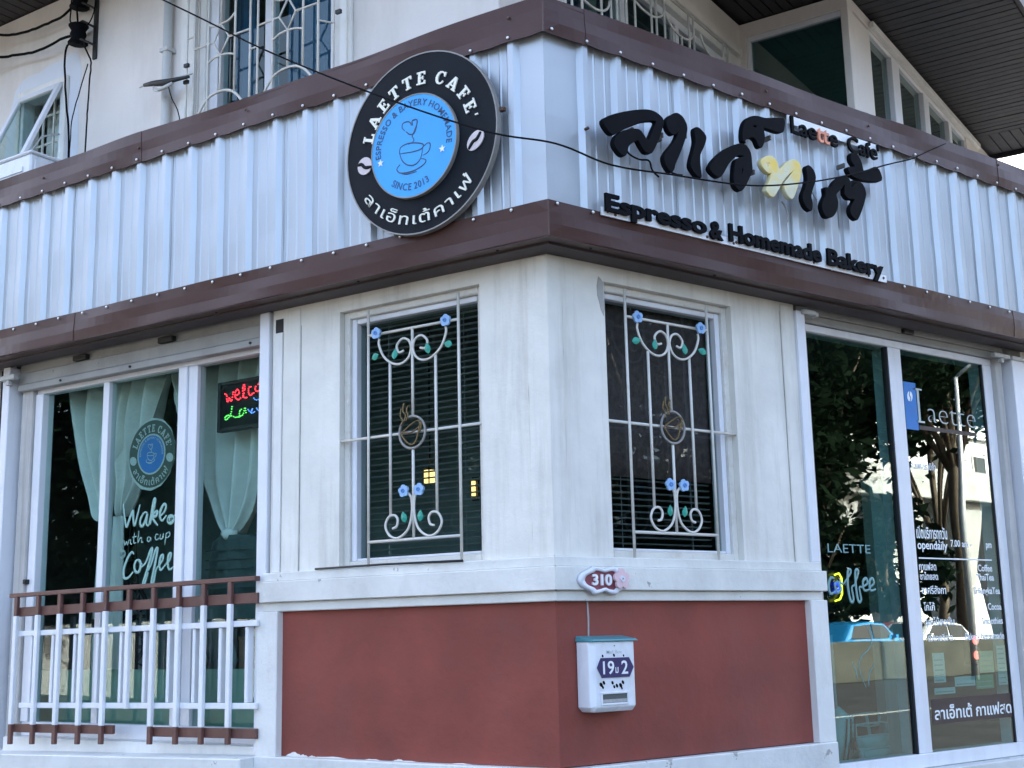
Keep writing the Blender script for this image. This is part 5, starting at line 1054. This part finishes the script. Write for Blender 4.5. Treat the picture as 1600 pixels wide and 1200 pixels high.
place_text('fresh everyday', 'R', T, 2.10, 2.24, 1.385, -.0968, 'decal_pale', .001, 0, .018, 'line') if False else None
T = thing('neon_sign', 'small lit hexagon neon sign with a blue centre behind the left door pane', 'sign', 'R', (2.43, -.3, 1.40))
tubes('neon_tube', [[(2.405, -.3, 1.553), (2.445, -.3, 1.563), (2.468, -.3, 1.535), (2.462, -.3, 1.44), (2.44, -.3, 1.41), (2.395, -.3, 1.40)]], .006, 'neon_yellow', T, 'R', 6)
part('neon_cup', MB('R').tube([(2.40, -.3, 1.455), (2.425, -.3, 1.45), (2.445, -.3, 1.475), (2.44, -.3, 1.505), (2.405, -.3, 1.50)], .011, 6), 'neon_blue', T)
part('backing', MB('R').box(2.35, 2.50, -.33, -.32, 1.38, 1.58), 'led_panel', T)
T = thing('stacked_chairs', 'stack of teal plastic chairs with a white label behind the lower left door pane', 'chair', 'R', (2.88, -.5, .43))
def chair_back(z, w0, w1, h, n, open_):
    cx = 2.885; mb = MB('R')
    a = lambda u, t: (cx + (w0 + (w1 - w0) * t) * u, n + .05 * (1 - u * u), z + h * t + .012 * (1 - u * u) * (1 if t > .5 else -1.2))
    U = [i / 8 * 2 - 1 for i in range(9)]
    mb.sheet([[a(u, 1 - .12) for u in U], [a(u, 1) for u in U]], .02)
    mb.sheet([[a(u, 0) for u in U], [a(u, .18) for u in U]], .02)
    for q in (-1, 1): mb.sheet([[a(q * .86, .18), a(q, .18)], [a(q * .86, .88), a(q, .88)]], .02)
    if not open_: mb.sheet([[a(u * .86, .18) for u in U], [a(u * .86, .88) for u in U]], .012)
    return mb
part('backrest', chair_back(.655, .145, .155, .062, -.52, True), 'plastic_teal', T); part('backrest', chair_back(.585, .165, .170, .075, -.49, True), 'plastic_teal', T); part('backrest', chair_back(.515, .145, .160, .075, -.47, False), 'plastic_teal', T); part('backrest', chair_back(.425, .13, .15, .09, -.46, False), 'plastic_teal', T)
part('seat', MB('R').box(2.75, 3.02, -.85, -.55, .46, .48), 'plastic_teal', T, bevel=.008)
for s in (2.77, 3.0): part('leg', MB('R').tube([(s, -.56, .42), (s, -.6, .7)], .012, 6), 'plastic_teal', T); part('leg', MB('R').tube([(s, -.86, .42), (s, -.82, .7)], .012, 6), 'plastic_teal', T)
part('label_strip', MB('R').box(2.775, 2.975, -.452, -.448, .440, .468), 'paper_white', T)
T = thing('folded_parasol', 'folded teal and dark striped parasol leaning behind the lower left door pane', 'parasol', 'R', (2.47, -.4, .43))
mb = MB('R')
part('cloth', MB('R').tube([(2.46, -.4, .44), (2.47, -.4, .60), (2.50, -.4, .72), (2.47, -.4, .78)], [.05, .07, .06, .015], 10), 'plastic_teal', T)
for i in range(3): part('stripe', MB('R').tube([(2.42 + .035 * i, -.342, .46), (2.445 + .04 * i, -.328, .60), (2.475 + .035 * i, -.336, .715)], .008, 5, .4), 'rubber', T)
part('pole', MB('R').tube([(2.46, -.4, .42), (2.48, -.42, 1.2)], .012, 6), 'steel_grey', T)
T = solo('door_post', MB('R').box(3.14, 3.25, -.62, -.55, .43, 2.2).box(3.262, 3.285, -.62, -.56, .43, 2.2), 'alu_grey', 'grey inner door post behind the left door pane', 'post', (3.2, -.6, .43))
T = thing('traffic_light', 'small lamp with two red lights behind the right pane', 'lamp', 'R', (3.9, -.5, 1.0))
part('case', MB('R').box(4.05, 4.15, -.56, -.50, .98, 1.22), 'iron_dark', T)
for z in (1.14, 1.04): part('red_light', MB('R').disc(4.10, z, .028, -.50, -.49, 14), 'light_red', T)

# ------------------------------------------------------------------ across the street: what the panes mirror
solo('street_barrier', MB('W').box(8, 90, -16.3, -15.9, GZ, .86), 'concrete_dark', 'long low concrete barrier along the far side of the street', 'barrier', (30, -16.1, GZ), bevel=.02)
mb = MB('W')
for y in (-8.2,): mb.box(-30, 100, y - .07, y + .07, GZ + .002, GZ + .006)
solo('lane_line', mb, 'paint_line', kind='structure')
def car(label, x, y, ang, body_m, group='cars behind the barrier'):
    T = bpy.data.objects.new('parked_car', None); C.objects.link(T); T.location = (x, y, GZ); T.rotation_euler = (0, 0, ang); register(T, 'W', (0, 0, 0)); props(T, label, 'car', group)
    prof = [(-2.1, .35), (-2.15, .62), (-2.0, .88), (-1.55, .93), (-1.05, 1.38), (-.2, 1.47), (.55, 1.42), (1.15, .98), (1.9, .84), (2.12, .65), (2.1, .35)]
    mb = MB('W'); k = len(prof); secs = [(-.84, .92), (-.70, 1.0), (.70, 1.0), (.84, .92)]
    v = [(px * (1 if abs(yy) < .8 else .985), yy * (1 if pz < 1.0 else .86), GZ * 0 + pz * (1 if f == 1 else .985)) for yy, f in secs for px, pz in prof]
    fs = [tuple(range(k)), tuple(range(4 * k - 1, 3 * k - 1, -1))] + [(a * k + i, a * k + (i + 1) % k, (a + 1) * k + (i + 1) % k, (a + 1) * k + i) for a in range(3) for i in range(k)]
    part('body', mb.raw(v, fs), body_m, T, bevel=.03)
    part('windscreen', MB('W').hexa([(1.10, -.60, 1.02), (1.10, .60, 1.02), (1.12, .60, 1.03), (1.12, -.60, 1.03)], [(.60, -.54, 1.40), (.60, .54, 1.40), (.63, .54, 1.415), (.63, -.54, 1.415)]), 'car_glass', T)
    for q in (-1, 1):
        y0, y1 = q * .80, q * .745
        for pts in ([(-1.25, .98), (-.95, 1.33), (-.30, 1.38), (-.30, .98)], [(-.22, .98), (-.22, 1.39), (.48, 1.35), (.95, .98)]):
            part('side_window', MB('W').raw([(a, y0 if b < 1.1 else y1, b) for a, b in pts] + [(a, (y0 if b < 1.1 else y1) - q * .02 + q * .045, b) for a, b in pts], [(0, 1, 2, 3), (7, 6, 5, 4), (0, 4, 5, 1), (1, 5, 6, 2), (2, 6, 7, 3), (3, 7, 4, 0)]), 'car_glass', T)
        for xx in (-1.35, 1.32):
            w_ = part('wheel', MB('W').tube([(xx, q * .70, .31), (xx, q * .87, .31)], .31, 18), 'tyre', T); part('rim', MB('W').tube([(xx, q * .86, .31), (xx, q * .885, .31)], .2, 14), 'chrome', w_)
        part('headlight', MB('W').box(1.98, 2.12, q * .72 - .13, q * .72 + .13, .66, .78), 'paper_white', T); part('tail_light', MB('W').box(-2.14, -2.02, q * .70 - .14, q * .70 + .14, .70, .84), 'car_red', T)
        part('mirror', MB('W').box(.80, .92, q * .84, q * .98, 1.0, 1.1), body_m, T)
    return T
car('bright blue car parked behind the barrier', 28.2, -20, 0, 'car_blue'); car('white car parked behind the barrier', 31.6, -20, math.pi, 'car_white'); car('red car parked behind the white car', 35.5, -23.5, 0, 'car_red')
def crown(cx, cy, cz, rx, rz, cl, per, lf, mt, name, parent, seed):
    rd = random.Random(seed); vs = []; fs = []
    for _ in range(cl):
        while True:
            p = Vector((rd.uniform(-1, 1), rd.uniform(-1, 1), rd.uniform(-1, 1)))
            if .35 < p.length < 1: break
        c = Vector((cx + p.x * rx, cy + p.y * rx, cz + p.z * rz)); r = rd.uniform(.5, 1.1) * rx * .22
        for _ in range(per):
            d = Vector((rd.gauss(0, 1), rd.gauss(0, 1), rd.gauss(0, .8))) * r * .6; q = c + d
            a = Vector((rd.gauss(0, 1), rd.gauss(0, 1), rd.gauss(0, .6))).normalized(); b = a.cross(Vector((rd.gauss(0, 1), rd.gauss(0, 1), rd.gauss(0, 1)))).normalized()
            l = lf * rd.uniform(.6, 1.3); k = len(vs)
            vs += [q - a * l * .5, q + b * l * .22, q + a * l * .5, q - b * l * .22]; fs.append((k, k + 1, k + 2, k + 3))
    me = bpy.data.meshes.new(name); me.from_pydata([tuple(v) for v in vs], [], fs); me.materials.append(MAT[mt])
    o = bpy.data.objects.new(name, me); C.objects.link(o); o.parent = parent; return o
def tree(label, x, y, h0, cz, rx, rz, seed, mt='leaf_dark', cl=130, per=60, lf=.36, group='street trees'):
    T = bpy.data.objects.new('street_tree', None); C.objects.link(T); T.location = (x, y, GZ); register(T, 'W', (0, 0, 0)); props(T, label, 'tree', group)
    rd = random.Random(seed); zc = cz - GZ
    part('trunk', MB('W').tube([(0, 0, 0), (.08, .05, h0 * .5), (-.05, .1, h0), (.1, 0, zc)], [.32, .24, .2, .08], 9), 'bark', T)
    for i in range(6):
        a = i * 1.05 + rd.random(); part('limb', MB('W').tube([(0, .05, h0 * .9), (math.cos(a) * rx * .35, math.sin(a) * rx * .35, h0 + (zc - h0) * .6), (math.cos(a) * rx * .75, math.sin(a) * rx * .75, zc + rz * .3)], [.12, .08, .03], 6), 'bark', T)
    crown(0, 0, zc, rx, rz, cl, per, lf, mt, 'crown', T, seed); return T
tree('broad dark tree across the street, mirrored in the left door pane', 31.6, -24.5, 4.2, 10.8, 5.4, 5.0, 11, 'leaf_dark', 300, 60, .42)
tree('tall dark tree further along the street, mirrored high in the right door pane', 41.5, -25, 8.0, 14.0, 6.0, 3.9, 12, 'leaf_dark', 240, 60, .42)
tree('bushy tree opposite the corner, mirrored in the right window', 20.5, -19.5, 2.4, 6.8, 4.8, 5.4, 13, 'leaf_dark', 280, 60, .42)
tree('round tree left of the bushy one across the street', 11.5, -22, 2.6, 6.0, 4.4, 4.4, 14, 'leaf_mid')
for i, (s, n, cz, rx, rz, lb) in enumerate(((29.5, 20, 6.4, 5.2, 6.4, 'wide tree added to darken the left panes, farthest down the side street'), (22.5, 21, 6.2, 4.8, 6.2, 'wide tree added to darken the left panes, middle of the side street'), (15.5, 20, 5.8, 4.4, 5.8, 'wide tree added to darken the left panes, nearest the corner'))):
    p = world('L', (s, n, 0)); tree(lb, p.x, p.y, 1.8, cz, rx, rz, 21 + i, 'leaf_dark', 380, 60, .46, 'trees added for dark reflections')  # added unseen trees: their dark mass keeps the left glass dark
for i, (x, y, cz, rx, rz, lb) in enumerate(((13, -30, 12.5, 6, 6.5, 'tall tree added to darken the right fascia, behind the bushy ones'), (25, -31, 14.0, 6.5, 6.5, 'tallest tree added to darken the right fascia, behind the barrier'), (52, -33, 15.5, 6, 5.5, 'tall tree added to darken the right fascia, farthest along the street'))):
    tree(lb, x, y, 5.0, cz, rx, rz, 41 + i, 'leaf_dark', 240, 50, .55)  # added tall trees block sky so the right fascia sheets turn darker
tree('low leafy tree standing behind the blue car', 29.6, -23.6, 1.2, 3.5, 3.3, 2.9, 51, 'leaf_dark', 120, 50, .42)
tree('small open tree by the elevated road, left of the street lamp', 39.5, -27, 1.4, 3.9, 2.6, 2.6, 52, 'leaf_dark', 45, 36, .60)
T = solo('added_wall', MB('L').box(8, 45, 17.0, 17.3, GZ, 1.75), 'concrete', 'long concrete wall added across the side street for the left panes to mirror', 'wall', (25, 17, GZ), bevel=.02)  # added unseen wall backing the low reflections in the left panes
T = thing('white_house', 'white sunlit house far across the street with parapet and urns', 'house', 'W', (95, -62, GZ))
part('wall', MB('W').box(76, 118, -72, -60, GZ, 17.5), 'house_white', T)
part('parapet', MB('W').box(75.6, 118.4, -60, -59.6, 17.5, 18.6), 'house_white', T)
for x in (80, 88, 96, 104, 112): part('urn', MB('W').tube([(x, -59.8, 18.6), (x, -59.8, 19.2), (x, -59.8, 19.8), (x, -59.8, 20.6)], [.3, .8, .5, .1], 10), 'house_white', T)
for x in range(80, 116, 6):
    for z in (4, 9, 13.5):
        w_ = part('window', frame(MB('W'), x, x + 2.4, z, z + 2.6, .2, -60.0, -59.85), 'trim_white', T); part('pane', MB('W').box(x + .2, x + 2.2, -59.95, -59.9, z + .2, z + 2.4), 'car_glass', w_)
T = thing('elevated_road', 'concrete elevated road on wide piers behind the trees', 'bridge', 'W', (62, -41, GZ))
part('deck', MB('W').box(40, 100, -44, -39.6, 8.5, 9.6), 'concrete', T, bevel=.05); part('parapet', MB('W').box(40, 100, -39.9, -39.7, 9.6, 10.4), 'concrete', T)
for x in range(42, 100, 6): part('pier', MB('W').hexa([(x - .5, -42.6, GZ), (x + .5, -42.6, GZ), (x + .5, -41, GZ), (x - .5, -41, GZ)], [(x - 1.6, -43.4, 8.5), (x + 1.6, -43.4, 8.5), (x + 1.6, -40.2, 8.5), (x - 1.6, -40.2, 8.5)]), 'concrete', T)
T = thing('street_lamp', 'grey street lamp pole across the street', 'street lamp', 'W', (24.9, -13.9, GZ))
part('pole', MB('W').tube([(24.9, -13.9, GZ), (24.95, -13.9, 4), (25.2, -13.9, 7.5)], [.10, .085, .06], 10), 'steel_grey', T); part('arm', MB('W').tube([(25.2, -13.9, 7.5), (25.5, -13.5, 7.9), (26.6, -12.6, 8.1)], .05, 8), 'steel_grey', T); part('lamp_head', MB('W').box(26.5, 27.2, -12.8, -12.4, 8.0, 8.18), 'alu_grey', T, bevel=.03)
